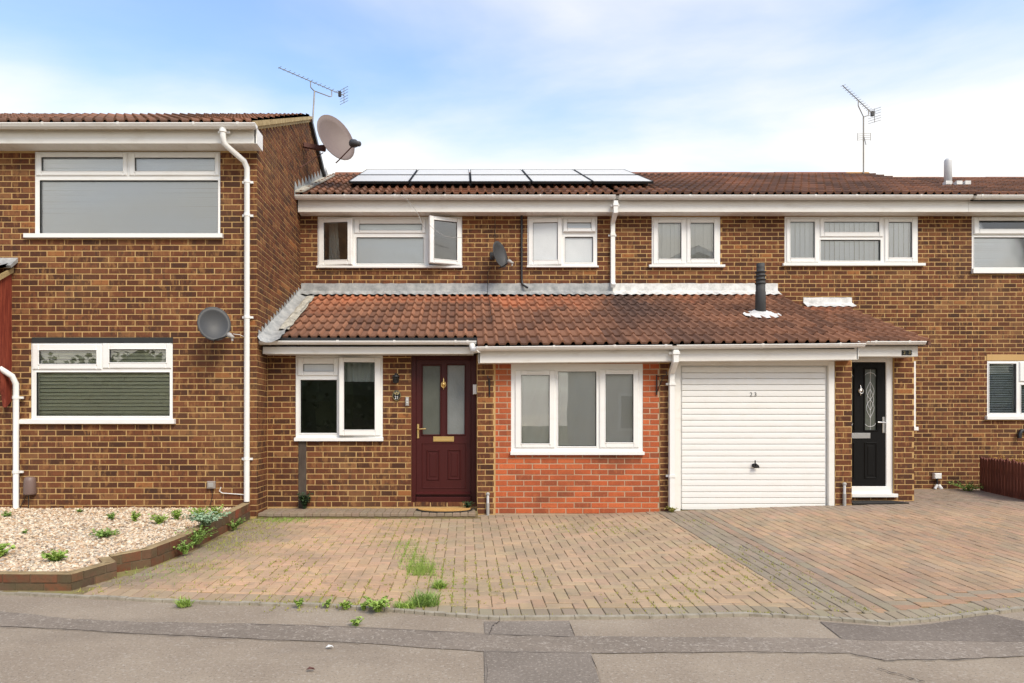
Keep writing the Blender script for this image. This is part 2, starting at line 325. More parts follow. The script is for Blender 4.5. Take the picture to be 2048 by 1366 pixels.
# ------------------------------------------------------------------ mesh helpers
W = {}                                     # world position of every object's origin
def tag(o, label=None, cat=None, group=None, kind=None):
    if label: o['label'] = label
    if cat: o['category'] = cat
    if group: o['group'] = group
    if kind: o['kind'] = kind
    return o
def place(o, p, parent=None):
    p = Vector(p); W[o.name] = p
    o.location = p - (W[parent.name] if parent else Vector())
    if parent: o.parent = parent
    COL.objects.link(o)
def empty(name, p):
    o = bpy.data.objects.new(name, None); o.empty_display_size = .2
    place(o, p); return o
class MB:
    def __init__(s): s.v = []; s.f = []; s.r = []; s.c = []; s.sm = []
    def add(s, vs, fs, r=None, c=None, smooth=False):
        o = len(s.v); s.v.extend([tuple(v) for v in vs])
        for f in fs:
            s.f.append(tuple(i + o for i in f)); s.r.append(random.random() if r is None else r); s.c.append(c or (1, 1, 1)); s.sm.append(smooth)
        return s
    def box(s, x0, x1, y0, y1, z0, z1, c=0., r=None, sh=0.):
        """box; c chamfers the edges of the face that looks at -Y; sh raises z per metre of x"""
        if x0 > x1: x0, x1 = x1, x0
        if z0 > z1: z0, z1 = z1, z0
        if y0 > y1: y0, y1 = y1, y0
        c = min(c, (x1 - x0) * .35, (z1 - z0) * .35)
        P = [(x0, y1, z0), (x1, y1, z0), (x1, y1, z1), (x0, y1, z1)]
        Q = [(x0, y0 + c, z0), (x1, y0 + c, z0), (x1, y0 + c, z1), (x0, y0 + c, z1)]
        fs = [(3, 2, 1, 0), (0, 1, 5, 4), (1, 2, 6, 5), (2, 3, 7, 6), (3, 0, 4, 7)]
        vs = P + Q
        if c > 0:
            vs = vs + [(x0 + c, y0, z0 + c), (x1 - c, y0, z0 + c), (x1 - c, y0, z1 - c), (x0 + c, y0, z1 - c)]
            fs += [(4, 5, 9, 8), (5, 6, 10, 9), (6, 7, 11, 10), (7, 4, 8, 11), (8, 9, 10, 11)]
        else: fs += [(4, 5, 6, 7)]
        if sh: vs = [(x, y, z + sh * (x - x0)) for x, y, z in vs]
        return s.add(vs, fs, r=random.random() if r is None else r)
    def tube(s, pts, rad, seg=10, square=False, cap=True, smooth=None):
        pts = [Vector(p) for p in pts]; n = len(pts); rings = []
        rads = rad if isinstance(rad, (list, tuple)) else [rad] * n
        if square: seg = 4
        up0 = None
        for i, p in enumerate(pts):
            t = ((pts[i] - pts[i - 1]).normalized() if i else Vector()) + ((pts[i + 1] - pts[i]).normalized() if i < n - 1 else Vector())
            t = t.normalized() if t.length > 1e-6 else Vector((0, 0, 1))
            ref = Vector((0, 1, 0)) if abs(t.y) < .9 else Vector((1, 0, 0))
            if up0 is not None and abs(up0.dot(t)) < .95: ref = up0
            a = t.cross(ref).normalized(); b_ = a.cross(t).normalized(); up0 = b_
            k = 1.0
            if 0 < i < n - 1:
                ca = (pts[i] - pts[i - 1]).normalized().dot((pts[i + 1] - pts[i]).normalized())
                k = 1 / max(.5, math.sqrt(max(0, (1 + ca) / 2)))
            off = math.pi / 4 if square else 0
            rr = rads[i] * (math.sqrt(2) if square else 1)
            rings.append([p + (a * math.cos(off + 2 * math.pi * j / seg) + b_ * math.sin(off + 2 * math.pi * j / seg)) * rr for j in range(seg)])
        vs = [v for rg in rings for v in rg]; fs = []
        for i in range(n - 1):
            for j in range(seg):
                j2 = (j + 1) % seg
                fs.append((i * seg + j, i * seg + j2, (i + 1) * seg + j2, (i + 1) * seg + j))
        sm = (not square) if smooth is None else smooth
        s.add(vs, fs, smooth=sm)
        if cap: s.add(rings[0], [tuple(range(seg - 1, -1, -1))]); s.add(rings[-1], [tuple(range(seg))])
        return s
    def lathe(s, prof, c, ax=(0, 0, 1), seg=20, smooth=True):
        """prof: (radius, height) along ax from point c"""
        ax = Vector(ax).normalized(); ref = Vector((1, 0, 0)) if abs(ax.x) < .9 else Vector((0, 1, 0))
        a = ax.cross(ref).normalized(); b_ = ax.cross(a); c = Vector(c)
        vs = []; fs = []
        for (r, h) in prof:
            for j in range(seg):
                t = 2 * math.pi * j / seg; vs.append(c + ax * h + (a * math.cos(t) + b_ * math.sin(t)) * r)
        for i in range(len(prof) - 1):
            for j in range(seg):
                j2 = (j + 1) % seg; fs.append((i * seg + j, i * seg + j2, (i + 1) * seg + j2, (i + 1) * seg + j))
        return s.add(vs, fs, smooth=smooth)
    def prism(s, poly, ax, a0, a1):
        """poly: 2-D points in the plane across axis ax ('x': (y,z), 'y': (x,z), 'z': (x,y)), extruded a0..a1"""
        def m(p, a): return {'x': (a, p[0], p[1]), 'y': (p[0], a, p[1]), 'z': (p[0], p[1], a)}[ax]
        n = len(poly); vs = [m(p, a0) for p in poly] + [m(p, a1) for p in poly]
        fs = [tuple(range(n)), tuple(range(2 * n - 1, n - 1, -1))] + [(i, (i + 1) % n, n + (i + 1) % n, n + i) for i in range(n)]
        return s.add(vs, fs)
    def xform(s, M, start=0):
        s.v[start:] = [tuple(M @ Vector(v)) for v in s.v[start:]]; return s
    def mesh(s, name, m, origin=None, recalc=True):
        me = bpy.data.meshes.new(name)
        v = np.array(s.v, dtype=np.float64)
        if origin is None:
            lo, hi = v.min(0), v.max(0); origin = Vector(((lo[0] + hi[0]) / 2, (lo[1] + hi[1]) / 2, lo[2]))
        v = v - np.array(origin)
        me.from_pydata(v.tolist(), [], s.f)
        at = me.attributes.new('rnd', 'FLOAT', 'FACE'); at.data.foreach_set('value', s.r)
        ac = me.attributes.new('col', 'FLOAT_COLOR', 'FACE'); ac.data.foreach_set('color', np.c_[np.array(s.c, dtype=np.float32), np.ones(len(s.c), dtype=np.float32)].ravel())
        me.polygons.foreach_set('use_smooth', s.sm)
        if recalc:
            bm = bmesh.new(); bm.from_mesh(me); bmesh.ops.recalc_face_normals(bm, faces=bm.faces); bm.to_mesh(me); bm.free()
        me.materials.append(MATS[m]); return me, origin
    def build(s, name, m, parent=None, label=None, cat=None, group=None, kind=None, recalc=True, origin=None):
        if not s.v: return None
        me, o = s.mesh(name, m, origin, recalc)
        ob = bpy.data.objects.new(name, me); place(ob, o, parent)
        return tag(ob, label, cat, group, kind)
def text_mesh(name, body, size, centre, m, parent, depth=.002, rotx=90, space=1.0):
    cu = bpy.data.curves.new('lettering', 'FONT'); cu.body = body; cu.size = size; cu.extrude = depth
    cu.align_x = 'CENTER'; cu.align_y = 'CENTER'; cu.space_character = space
    t = bpy.data.objects.new('lettering', cu); COL.objects.link(t)
    bpy.context.view_layer.update()
    me = bpy.data.meshes.new_from_object(t.evaluated_get(bpy.context.evaluated_depsgraph_get()))
    bpy.data.objects.remove(t)
    me.transform(Matrix.Rotation(R(rotx), 4, 'X')); me.materials.clear(); me.materials.append(MATS[m])
    o = bpy.data.objects.new(name, me); place(o, centre, parent); return o

# ------------------------------------------------------------------ brickwork
BRK = {}
def brick_unit(m, k):
    """unit brick: u along x, out along -y, z up, a little chamfered; 16 colour variants shared by all bricks"""
    if (m, k) not in BRK:
        b = MB(); b.box(-.5, .5, -.5, .5, -.5, .5, r=(k + .5) / 16)
        cu, cz = .018, .06
        b.v = []; b.f = []; b.r = []; b.c = []; b.sm = []
        P = [(-.5, .5, -.5), (.5, .5, -.5), (.5, .5, .5), (-.5, .5, .5)]
        Q = [(-.5, -.25, -.5), (.5, -.25, -.5), (.5, -.25, .5), (-.5, -.25, .5)]
        T = [(-.5 + cu, -.5, -.5 + cz), (.5 - cu, -.5, -.5 + cz), (.5 - cu, -.5, .5 - cz), (-.5 + cu, -.5, .5 - cz)]
        fs = [(0, 1, 5, 4), (1, 2, 6, 5), (2, 3, 7, 6), (3, 0, 4, 7), (4, 5, 9, 8), (5, 6, 10, 9), (6, 7, 11, 10), (7, 4, 8, 11), (8, 9, 10, 11)]
        b.add(P + Q + T, fs, r=(k + .5) / 16)
        BRK[(m, k)] = (b, b.mesh('brick', m, (0, 0, 0))[0])
    return BRK[(m, k)]
def layout(u0, u1, z0, z1, openings, pitch, course, joint=.0125, shift=0., top=None):
    out = []; rows = int(math.ceil((z1 - z0) / course))
    for r in range(rows):
        za = z0 + r * course + joint / 2; zb = min(z0 + (r + 1) * course - joint / 2, z1)
        if zb - za < .02: continue
        zc = (za + zb) / 2
        free = [(u0, u1)]
        if top: free = [(max(a, top(zc)[0]), min(b, top(zc)[1])) for a, b in free]
        for (a, b, c, d) in openings:
            if c < zc < d:
                nf = []
                for (p, q) in free:
                    if b <= p or a >= q: nf.append((p, q)); continue
                    if a > p: nf.append((p, a))
                    if b < q: nf.append((b, q))
                free = nf
        off = shift + (pitch / 2 if r % 2 else 0)
        for (p, q) in free:
            k = math.floor((p - off) / pitch)
            while off + k * pitch < q:
                a = max(p, off + k * pitch + joint / 2); b = min(q, off + (k + 1) * pitch - joint / 2)
                if a == p and p > u0 + 1e-6: a = p + .002
                if b - a > .025:
                    j_ = lambda: random.uniform(-.0025, .0025)
                    out.append((a + (j_() if a > p + .003 else 0), b + (j_() if b < q - .003 else 0), za + j_() * .8, zb + j_() * .8))
                k += 1
    return out
def wall_cells(u0, u1, z0, z1, openings):
    us = sorted({u0, u1, *[min(max(v, u0), u1) for o in openings for v in o[:2]]}); zs = sorted({z0, z1, *[min(max(v, z0), z1) for o in openings for v in o[2:]]})
    for i in range(len(us) - 1):
        for j in range(len(zs) - 1):
            uc, zc = (us[i] + us[i + 1]) / 2, (zs[j] + zs[j + 1]) / 2
            if not any(a < uc < b and c < zc < d for a, b, c, d in openings): yield us[i], us[i + 1], zs[j], zs[j + 1]
def rk(): return min(15, int(random.betavariate(1.5, 1.7) * 16))
class Bricks:
    """collects the bricks of one house; the first 300 in view become parts, the rest one joined part"""
    def __init__(s): s.items = []
    def front(s, d, lst, m, inview=True):
        for (a, b, c, e) in lst:
            s.items.append(((a + b) / 2, d - .0005 + random.uniform(-.0008, .0008), (c + e) / 2, b - a, e - c, m, rk(), 0, inview))
    def side(s, x, lst, m):
        for (a, b, c, e) in lst:
            s.items.append((x + .0005, (a + b) / 2, (c + e) / 2, b - a, e - c, m, rk(), 1, False))
    def build(s, parent, cap=300, name='brick', rest='brickwork'):
        def seen(it):
            px = VX + it[0] * F / it[1]; py = HY - (it[2] - EYE) * F / it[1]
            return it[8] and 4 < px < 2044 and 0 < py < 1366
        vis = [i for i in s.items if seen(i)]
        vis.sort(key=lambda i: -(i[3] * i[4]) / i[1] ** 2 + random.random() * 1e-5)
        chosen = vis[:cap]; ids = {id(i) for i in chosen}
        for it in chosen:
            o = bpy.data.objects.new(name, brick_unit(it[5], it[6])[1]); place(o, it[:3], parent); o.scale = (it[3], .007, it[4])
        groups = {}
        for it in s.items:
            if id(it) in ids: continue
            groups.setdefault(it[5], []).append(it)
        for m, its in groups.items():
            b = MB()
            for it in its:
                u = brick_unit(m, it[6])[0]
                if it[7] == 0: vs = [(it[0] + v[0] * it[3], it[1] + v[1] * .007, it[2] + v[2] * it[4]) for v in u.v]
                else: vs = [(it[0] - v[1] * .007, it[1] + v[0] * it[3], it[2] + v[2] * it[4]) for v in u.v]
                b.add(vs, u.f, r=(it[6] + .5) / 16)
            b.build(rest, m, parent, kind='stuff')
def wall_core(mb, d, u0, u1, z0, z1, ops, th=.22):
    for (a, b, c, e) in wall_cells(u0, u1, z0, z1, ops): mb.box(a, b, d, d + th, c, e)

# ------------------------------------------------------------------ windows
def pxrect(r, d): return (X(r[0], d), X(r[2], d), Z(r[3], d), Z(r[1], d))   # x0,x1,z0,z1
def ring(mb, o, i, y0, y1, c=.006):
    """a frame of four bars between rectangle o and rectangle i"""
    mb.box(o[0], i[0], y0, y1, o[2], o[3], c); mb.box(i[1], o[1], y0, y1, o[2], o[3], c)
    mb.box(i[0], i[1], y0, y1, o[2], i[2], c); mb.box(i[0], i[1], y0, y1, i[3], o[3], c)
def window(house, d, outer, fixed=(), sashes=(), bars=(), sill=None, inset=.0, room='room', head=None, depth=1.6, glass='glass', vents=()):
    """outer/fixed/bars: pixel rectangles in the photograph's facade plane; sashes: (outer, glass, hinge, angle, glassmat)"""
    y = d + inset                                    # front face of the fixed frame
    o = pxrect(outer, d)
    fr = MB()
    holes = [pxrect(r, d) for r in fixed] + [pxrect(s[0], d) for s in sashes]
    shrink = [h if k < len(fixed) else (h[0] + .012, h[1] - .012, h[2] + .012, h[3] - .012) for k, h in enumerate(holes)]
    us = sorted({o[0], o[1], *[v for h in shrink for v in h[:2]]}); zs = sorted({o[2], o[3], *[v for h in shrink for v in h[2:]]})
    for (a, b, c, e) in wall_cells(*o, shrink): fr.box(a, b, y, y + .07, c, e)
    for h in shrink[:len(fixed)]:                     # glazing bead
        ring(fr, (h[0] - .016, h[1] + .016, h[2] - .016, h[3] + .016), h, y - .008, y + .02, .006)
    w = fr.build('window', 'upvc', house)
    g = MB()
    for h in shrink[:len(fixed)]:
        g.box(h[0] - .005, h[1] + .005, y + .024, y + .030, h[2] - .005, h[3] + .005)
        gk = MB(); ring(gk, h, (h[0] + .005, h[1] - .005, h[2] + .005, h[3] - .005), y + .010, y + .0235, 0); gk.build('gasket', 'gasket', w)
        g.build('pane', glass, w); g = MB()
    for s in sashes:
        so, sg = pxrect(s[0], d), pxrect(s[1], d)
        sm, gm, km = MB(), MB(), MB()
        ys = y - .018
        ring(sm, so, sg, ys, y + .045, .01)
        ring(sm, (sg[0] - .014, sg[1] + .014, sg[2] - .014, sg[3] + .014), sg, ys - .004, ys + .03, .006)
        ring(km, sg, (sg[0] + .005, sg[1] - .005, sg[2] + .005, sg[3] - .005), ys + .012, ys + .0225, 0)
        gm.box(sg[0] - .005, sg[1] + .005, ys + .023, ys + .029, sg[2] - .005, sg[3] + .005)
        hinge, ang = s[2], s[3]
        if ang:
            if hinge == 'L': T = Matrix.Translation((so[0], y, 0)) @ Matrix.Rotation(R(-ang), 4, 'Z') @ Matrix.Translation((-so[0], -y, 0))
            elif hinge == 'R': T = Matrix.Translation((so[1], y, 0)) @ Matrix.Rotation(R(ang), 4, 'Z') @ Matrix.Translation((-so[1], -y, 0))
            else: T = Matrix.Translation((0, y, so[3])) @ Matrix.Rotation(R(-ang), 4, 'X') @ Matrix.Translation((0, -y, -so[3]))
            for q in (sm, gm, km): q.xform(T)
        sm.build('sash', 'upvc', w); gm.build('pane', s[4] if len(s) > 4 else glass, w); km.build('gasket', 'gasket', w)
    if sill:
        q = pxrect(sill, d); sl = MB(); sl.prism([(y + .03, q[3]), (y - .055, q[3] - .012), (y - .055, q[2]), (y + .03, q[2])], 'x', q[0], q[1]); sl.build('sill', 'upvc', w)
    for v in vents:
        q = pxrect(v, d); vb = MB(); vb.box(q[0], q[1], y - .034, y - .018, q[2], q[3], .005); vb.build('trickle_vent', 'upvc', w)
    rm = MB()                                        # the room behind
    a, b, c, e = o[0] + .03, o[1] - .03, o[2] + .03, o[3] - .03
    A, B, C_, E_ = a - .5, b + .5, c - .35, e + .12
    y0, y1 = y + .24, y + depth
    rm.add([(A, y0, C_), (B, y0, C_), (B, y0, E_), (A, y0, E_), (A, y1, C_), (B, y1, C_), (B, y1, E_), (A, y1, E_)],
           [(4, 5, 6, 7), (0, 4, 7, 3), (1, 2, 6, 5), (3, 7, 6, 2), (0, 1, 5, 4)])
    rm.add([(a, y0, c), (b, y0, c), (b, y0, e), (a, y0, e)] + [(A, y0, C_), (B, y0, C_), (B, y0, E_), (A, y0, E_)], [(0, 1, 5, 4), (1, 2, 6, 5), (2, 3, 7, 6), (3, 0, 4, 7)])
    rm.add([(a, y + .06, c), (b, y + .06, c), (b, y + .06, e), (a, y + .06, e), (a, y0, c), (b, y0, c), (b, y0, e), (a, y0, e)], [(0, 1, 5, 4), (1, 2, 6, 5), (2, 3, 7, 6), (3, 0, 4, 7)])
    rm.build('room', room, house, recalc=False)
    return w
def opening(outer, d, grow=-.004):
    q = pxrect(outer, d); return (q[0] - grow, q[1] + grow, q[2] - grow, q[3] + grow)
def venetian(rect, d, y, n, m, label, tilt=60, sag=0., wdt=.03):
    q = pxrect(rect, d); t = empty('venetian_blind', ((q[0] + q[1]) / 2, y, q[2])); tag(t, label, 'blind', 'window blinds')
    h = MB(); h.box(q[0], q[1], y - .02, y + .02, q[3] - .03, q[3]); h.build('head_rail', m, t)
    b = MB(); ct, st = math.cos(R(tilt)) * wdt / 2, math.sin(R(tilt)) * wdt / 2
    b.add([(q[0], -ct, -st), (q[1], -ct, -st), (q[1], ct, st), (q[0], ct, st), (q[0], -ct, -st - .002), (q[1], -ct, -st - .002), (q[1], ct, st - .002), (q[0], ct, st - .002)],
          [(0, 1, 2, 3), (7, 6, 5, 4), (0, 4, 5, 1), (2, 6, 7, 3), (1, 5, 6, 2), (0, 3, 7, 4)])
    me, org = b.mesh('slat', m, ((q[0] + q[1]) / 2, 0, 0))
    for i in range(n):
        z = q[2] + (q[3] - .04 - q[2]) * (i + .5) / n
        o = bpy.data.objects.new('slat', me); place(o, ((q[0] + q[1]) / 2, y, z), t)
        o.rotation_euler = (R(random.uniform(-2, 2)), R(random.uniform(-.15, .15)), 0)
    return t
def vertical_blind(rect, d, y, n, m, label):
    q = pxrect(rect, d); t = empty('vertical_blind', ((q[0] + q[1]) / 2, y, q[2])); tag(t, label, 'blind', 'window blinds')
    h = MB(); h.box(q[0], q[1], y - .02, y + .02, q[3] - .03, q[3]); h.build('head_rail', m, t)
    wd = (q[1] - q[0]) / n * 1.06
    b = MB(); b.box(-wd / 2, wd / 2, -.001, .001, q[2], q[3] - .03); me, _ = b.mesh('slat', m, (0, 0, q[2]))
    for i in range(n):
        o = bpy.data.objects.new('slat', me); place(o, (q[0] + (q[1] - q[0]) * (i + .5) / n, y + (i % 2) * .003, q[2]), t); o.rotation_euler = (0, 0, R(random.uniform(8, 17)))
def roller_blind(rect, d, y, m, label, fold=.006):
    q = pxrect(rect, d); t = empty('roller_blind', ((q[0] + q[1]) / 2, y, q[2])); tag(t, label, 'blind', 'window blinds')
    b = MB(); nx, nz_ = 36, 20; vs = []
    for j in range(nz_ + 1):
        for i in range(nx + 1):
            u, v = i / nx, j / nz_
            vs.append((q[0] + (q[1] - q[0]) * u, y + fold * (math.sin(u * 9 + v * 2 + 3 * math.sin(v * 5)) + .6 * math.sin(u * 23 - v * 9)) * (1 - .6 * v), q[2] + (q[3] - q[2]) * v))
    b.add(vs, [(j * (nx + 1) + i, j * (nx + 1) + i + 1, (j + 1) * (nx + 1) + i + 1, (j + 1) * (nx + 1) + i) for j in range(nz_) for i in range(nx)], smooth=True)
    b.build('blind_cloth', m, t); r_ = MB(); r_.tube([(q[0], y + .03, q[3]), (q[1], y + .03, q[3])], .02); r_.build('roller', m, t)
    r_ = MB(); r_.box(q[0], q[1], y - .006, y + .006, q[2] - .02, q[2]); r_.build('bottom_bar', m, t)

# ------------------------------------------------------------------ roof tiles
def tile_shape(width=.265, length=.33, rolls=2):
    """double-roll interlocking tile: x across, y up the slope, z out of it; lower edge at y=0"""
    prof = []; p = width / rolls; seg = 13
    for k in range(rolls):
        for j in range(seg):
            t = j / seg
            h = 0.0
            if t > .54: h = math.sin((t - .54) / .46 * math.pi) ** .75 * .038
            prof.append((-width / 2 + (k + t) * p, h))
    prof.append((width / 2, 0))
    vs = []; n = len(prof)
    for (yy, dz) in ((0, .030), (length, .0)):
        for (x, h) in prof: vs.append((x, yy, h + dz))
    for (x, h) in prof: vs.append((x, 0, h + .004))
    fs = [(i, i + 1, n + i + 1, n + i) for i in range(n - 1)] + [(2 * n + i, 2 * n + i + 1, i + 1, i) for i in range(n - 1)]
    wear = [(.17 if prof[i][1] + prof[i + 1][1] > .02 else -.16) for i in range(n - 1)]      # rolls worn paler, pans dirty
    return vs, fs, wear + wear
TV, TF, TW = tile_shape()
TILE_MESH = {}
def tile_mesh(k, m):
    if (k, m) not in TILE_MESH:
        b = MB(); b.add(TV, TF, r=0); b.r = [min(1, max(0, .18 + .64 * (k + .5) / 8 + w_)) for w_ in TW]; me, _ = b.mesh('roof_tile', m, (0, 0, 0), recalc=False)
        me.polygons.foreach_set('use_smooth', [i < len(TF) // 2 for i in range(len(TF))])
        TILE_MESH[(k, m)] = me
    return TILE_MESH[(k, m)]

# ------------------------------------------------------------------ ground levels
def zh(x): return .03 + .125 * np.clip((x - 1.4) / 3.2, 0, 1) + .012 * np.clip((x - 4.6) / 3, 0, 1)
def gz(x, d):
    t = np.clip((d - 4.6) / 4.6, 0, 1); return -.12 + t * (zh(x) + .12)
ROADZ = -.12
EDGE = [(-400, 1178), (0, 1190), (180, 1198), (400, 1209), (640, 1215), (750, 1222), (870, 1232), (1000, 1241), (1300, 1238), (1500, 1233), (1640, 1240), (1780, 1251), (1900, 1240), (2048, 1222), (2400, 1214)]
def onroad(px, py, z=ROADZ):
    d = F * (EYE - z) / (py - HY); return (X(px, d), d)
EPTS = [onroad(*p) for p in EDGE]; EX = [p[0] for p in EPTS]; ED = [p[1] for p in EPTS]
def edge_d(x): return float(np.interp(x, EX, ED))

# ================================================================== SETTING
def sheet(name, poly, z, m, kind='structure', parent=None, sub=None):
    b = MB(); b.add([(p[0], p[1], z) for p in poly], [tuple(range(len(poly)))])
    o = b.build(name, m, parent, kind=kind if parent is None else None)
    return o
sheet('ground', [(-300, -300), (300, -300), (300, 300), (-300, 300)], -.30, 'ground')
road = sheet('road', [(-40, -6), (40, -6), (40, edge_d(9))] + [(x, d + .04) for x, d in reversed(EPTS)] + [(-40, EPTS[0][1])], ROADZ, 'asphalt')
def px_sheet(name, top, bot, z, m, parent=None):
    return sheet(name, [onroad(*p, z) for p in top] + [onroad(*p, z) for p in reversed(bot)], z, m, parent=parent)
def wob(pts, amp=1.2, n=6, seed=1):
    rs = random.Random(seed); out = []
    for i in range(len(pts) - 1):
        for k in range(n):
            t = k / n; out.append((pts[i][0] + (pts[i + 1][0] - pts[i][0]) * t, pts[i][1] + (pts[i + 1][1] - pts[i][1]) * t + rs.uniform(-amp, amp)))
    return out + [pts[-1]]
TOPL = [(-300, 1196), (0, 1222), (150, 1238), (300, 1244), (500, 1247), (700, 1253), (970, 1267), (1140, 1272), (1500, 1274), (1760, 1277), (2048, 1280), (2400, 1272)]
BOTL = [(-300, 1236), (0, 1252), (150, 1259), (300, 1268), (500, 1277), (720, 1286), (970, 1303), (1180, 1306), (1500, 1303), (1700, 1306), (1770, 1320), (1900, 1318), (2048, 1312), (2400, 1300)]
px_sheet('road_trench_strip', wob(TOPL, .8), wob(BOTL, .8, seed=2), ROADZ + .004, 'asphalt_coarse', road)
px_sheet('road_patch', wob([(968, 1300), (1182, 1304)], .4), [(972, 1420), (1215, 1420)], ROADZ + .006, 'asphalt_patch', road)
px_sheet('road_patch', [(968, 1243), (1138, 1242)], [(970, 1269), (1150, 1274)], ROADZ + .005, 'asphalt_patch', road)
px_sheet('road_patch', [(1640, 1243), (1700, 1248), (1780, 1254), (1860, 1248), (1930, 1236), (1985, 1228), (2060, 1245)], [(1685, 1278), (1720, 1280), (1790, 1281), (1870, 1281), (1940, 1282), (2000, 1283), (2060, 1283)], ROADZ + .005, 'asphalt_dark', road)
def crack(pts, wd, seed, z=ROADZ + .009):
    rs = random.Random(seed); a = []; b = []
    for (x, y) in wob(pts, 1.2, 8, seed):
        w = wd * rs.uniform(.2, 1.5); a.append((x, y)); b.append((x + w * .4, y + w))
    px_sheet('road_crack', a, b, z, 'crack', road)
crack([(1000, 1241), (985, 1250), (978, 1268)], 1.6, 3); crack([(970, 1304), (975, 1340), (972, 1380)], 1.6, 4)
crack([(1180, 1306), (1195, 1340), (1205, 1380)], 1.4, 5); crack(BOTL[1:6], .6, 6); crack(BOTL[6:10], .5, 7); crack(TOPL[4:8], .5, 8)
crack([(1138, 1242), (1146, 1262), (1150, 1272)], 1.2, 9); crack([(1755, 1335), (1800, 1348), (1850, 1362)], 1.2, 10); crack(BOTL[9:13], .8, 11)
# concrete edging between drive and road
eb = MB()
for i in range(len(EPTS) - 1):
    n = 6
    for k in range(n):
        (x0, d0), (x1, d1) = EPTS[i], EPTS[i + 1]
        a = (x0 + (x1 - x0) * k / n, d0 + (d1 - d0) * k / n); c = (x0 + (x1 - x0) * (k + 1) / n - .004, d0 + (d1 - d0) * (k + 1) / n)
        zt = ROADZ + .020 + random.uniform(-.003, .003)
        vs = [(a[0], a[1], ROADZ - .1), (c[0], c[1], ROADZ - .1), (c[0], c[1], zt), (a[0], a[1], zt), (a[0], a[1] + .05, ROADZ - .1), (c[0], c[1] + .05, ROADZ - .1), (c[0], c[1] + .05, zt), (a[0], a[1] + .05, zt)]
        eb.add(vs, [(0, 1, 2, 3), (3, 2, 6, 7), (5, 4, 7, 6), (0, 3, 7, 4), (1, 5, 6, 2)])
eb.build('drive_edging', 'concrete', kind='structure')

# driveway: a bedding sheet with pavers laid on it
def grid_surface(name, x0, x1, dfun0, d1, m, dz, nx=60, nd=24):
    b = MB(); vs = []
    for j in range(nd + 1):
        for i in range(nx + 1):
            x = x0 + (x1 - x0) * i / nx; da = dfun0(x); d = da + (d1 - da) * j / nd
            vs.append((x, d, float(gz(x, d)) + dz))
    b.add(vs, [(j * (nx + 1) + i, j * (nx + 1) + i + 1, (j + 1) * (nx + 1) + i + 1, (j + 1) * (nx + 1) + i) for j in range(nd) for i in range(nx)], smooth=True)
    return b.build(name, m, kind='structure')
drive = grid_surface('driveway', -4.2, 16, lambda x: edge_d(x) + .03, 11.4, 'joint', -.009)
def left_lim(d): return float(np.interp(d, [5.3, 5.45, 5.86, 6.2, 6.8, 8.8], [-3.13, -3.12, -2.96, -2.84, -2.74, -2.70]))
def wall_lim(x):
    if x < .16: return 8.735
    if x < 5.05: return 9.04
    if x < 6.15: return 9.40
    return 11.1
from mathutils import noise as mnoise
def nval(x, y, s=1.0, o=0): return mnoise.noise(Vector((x * s + o, y * s - o, o * .37)))
PAV = []                                   # x, d, lx, ld, colour
def jit(c, a=.085):
    k = 1 + random.uniform(-a, a); return tuple(min(1, v * k * (1 + random.uniform(-.04, .04))) for v in c)
PINK, BUFF, BRWN, GREY, RED = (.51, .325, .195), (.45, .31, .19), (.375, .275, .175), (.285, .235, .165), (.365, .22, .135)
def lerp(a, b, t): return tuple(p + (q - p) * t for p, q in zip(a, b))
def col_mid(x, d):
    n = nval(x, d, .7, 3.1) * .5 + nval(x, d, 2.3, 8) * .35
    zone = float(sst(-.75, -.25, x + n * .5 + .1 * (d - 7) * .5))       # 0 pink left part, 1 brown middle
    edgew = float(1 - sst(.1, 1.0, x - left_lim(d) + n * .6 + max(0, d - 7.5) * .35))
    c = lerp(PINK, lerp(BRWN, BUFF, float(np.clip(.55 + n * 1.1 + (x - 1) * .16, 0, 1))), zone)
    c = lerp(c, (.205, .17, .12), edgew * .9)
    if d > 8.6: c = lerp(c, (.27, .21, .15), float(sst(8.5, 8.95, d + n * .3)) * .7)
    if random.random() < .08: c = lerp(c, GREY, .35)
    if random.random() < .08: c = lerp(c, (.46, .27, .17), .35)
    return jit(c)
def col_right(x, d):
    n = nval(x, d, .8, 5.5) + .5 * nval(x, d, 2.6, 1)
    c = lerp(RED, BUFF, float(np.clip(.45 + n * .8, 0, 1)))
    r_ = random.random()
    if r_ < .22: c = lerp(c, GREY, .45)
    elif r_ < .34: c = lerp(c, (.50, .29, .19), .35)
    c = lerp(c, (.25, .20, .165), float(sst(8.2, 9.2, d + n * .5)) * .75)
    return jit(c)
def put(x0, x1, d0, d1, c):
    if x1 - x0 > .03 and d1 - d0 > .03: PAV.append(((x0 + x1) / 2, (d0 + d1) / 2, x1 - x0, d1 - d0, c))
a = .1
for i in range(-32, 27):
    for j in range(44, 94):
        m = (i - j) % 4
        if m == 0: x0, x1, d0, d1 = i * a, i * a + 2 * a, j * a, j * a + a
        elif m == 2: x0, x1, d0, d1 = i * a, i * a + a, j * a - a, j * a + a
        else: continue
        xc, dc = (x0 + x1) / 2, (d0 + d1) / 2
        lo = edge_d(xc) + .25; hi = wall_lim(xc); l = left_lim(dc)
        d0, d1, x0, x1 = max(d0, lo), min(d1, hi), max(x0, l), min(x1, 2.55)
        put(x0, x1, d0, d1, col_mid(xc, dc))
x = -3.0
while x < 11:                              # soldier course along the road
    put(x, x + a, edge_d(x + a / 2) + .05, edge_d(x + a / 2) + .25, jit(GREY if x > -.4 else lerp(GREY, PINK, .45))); x += a
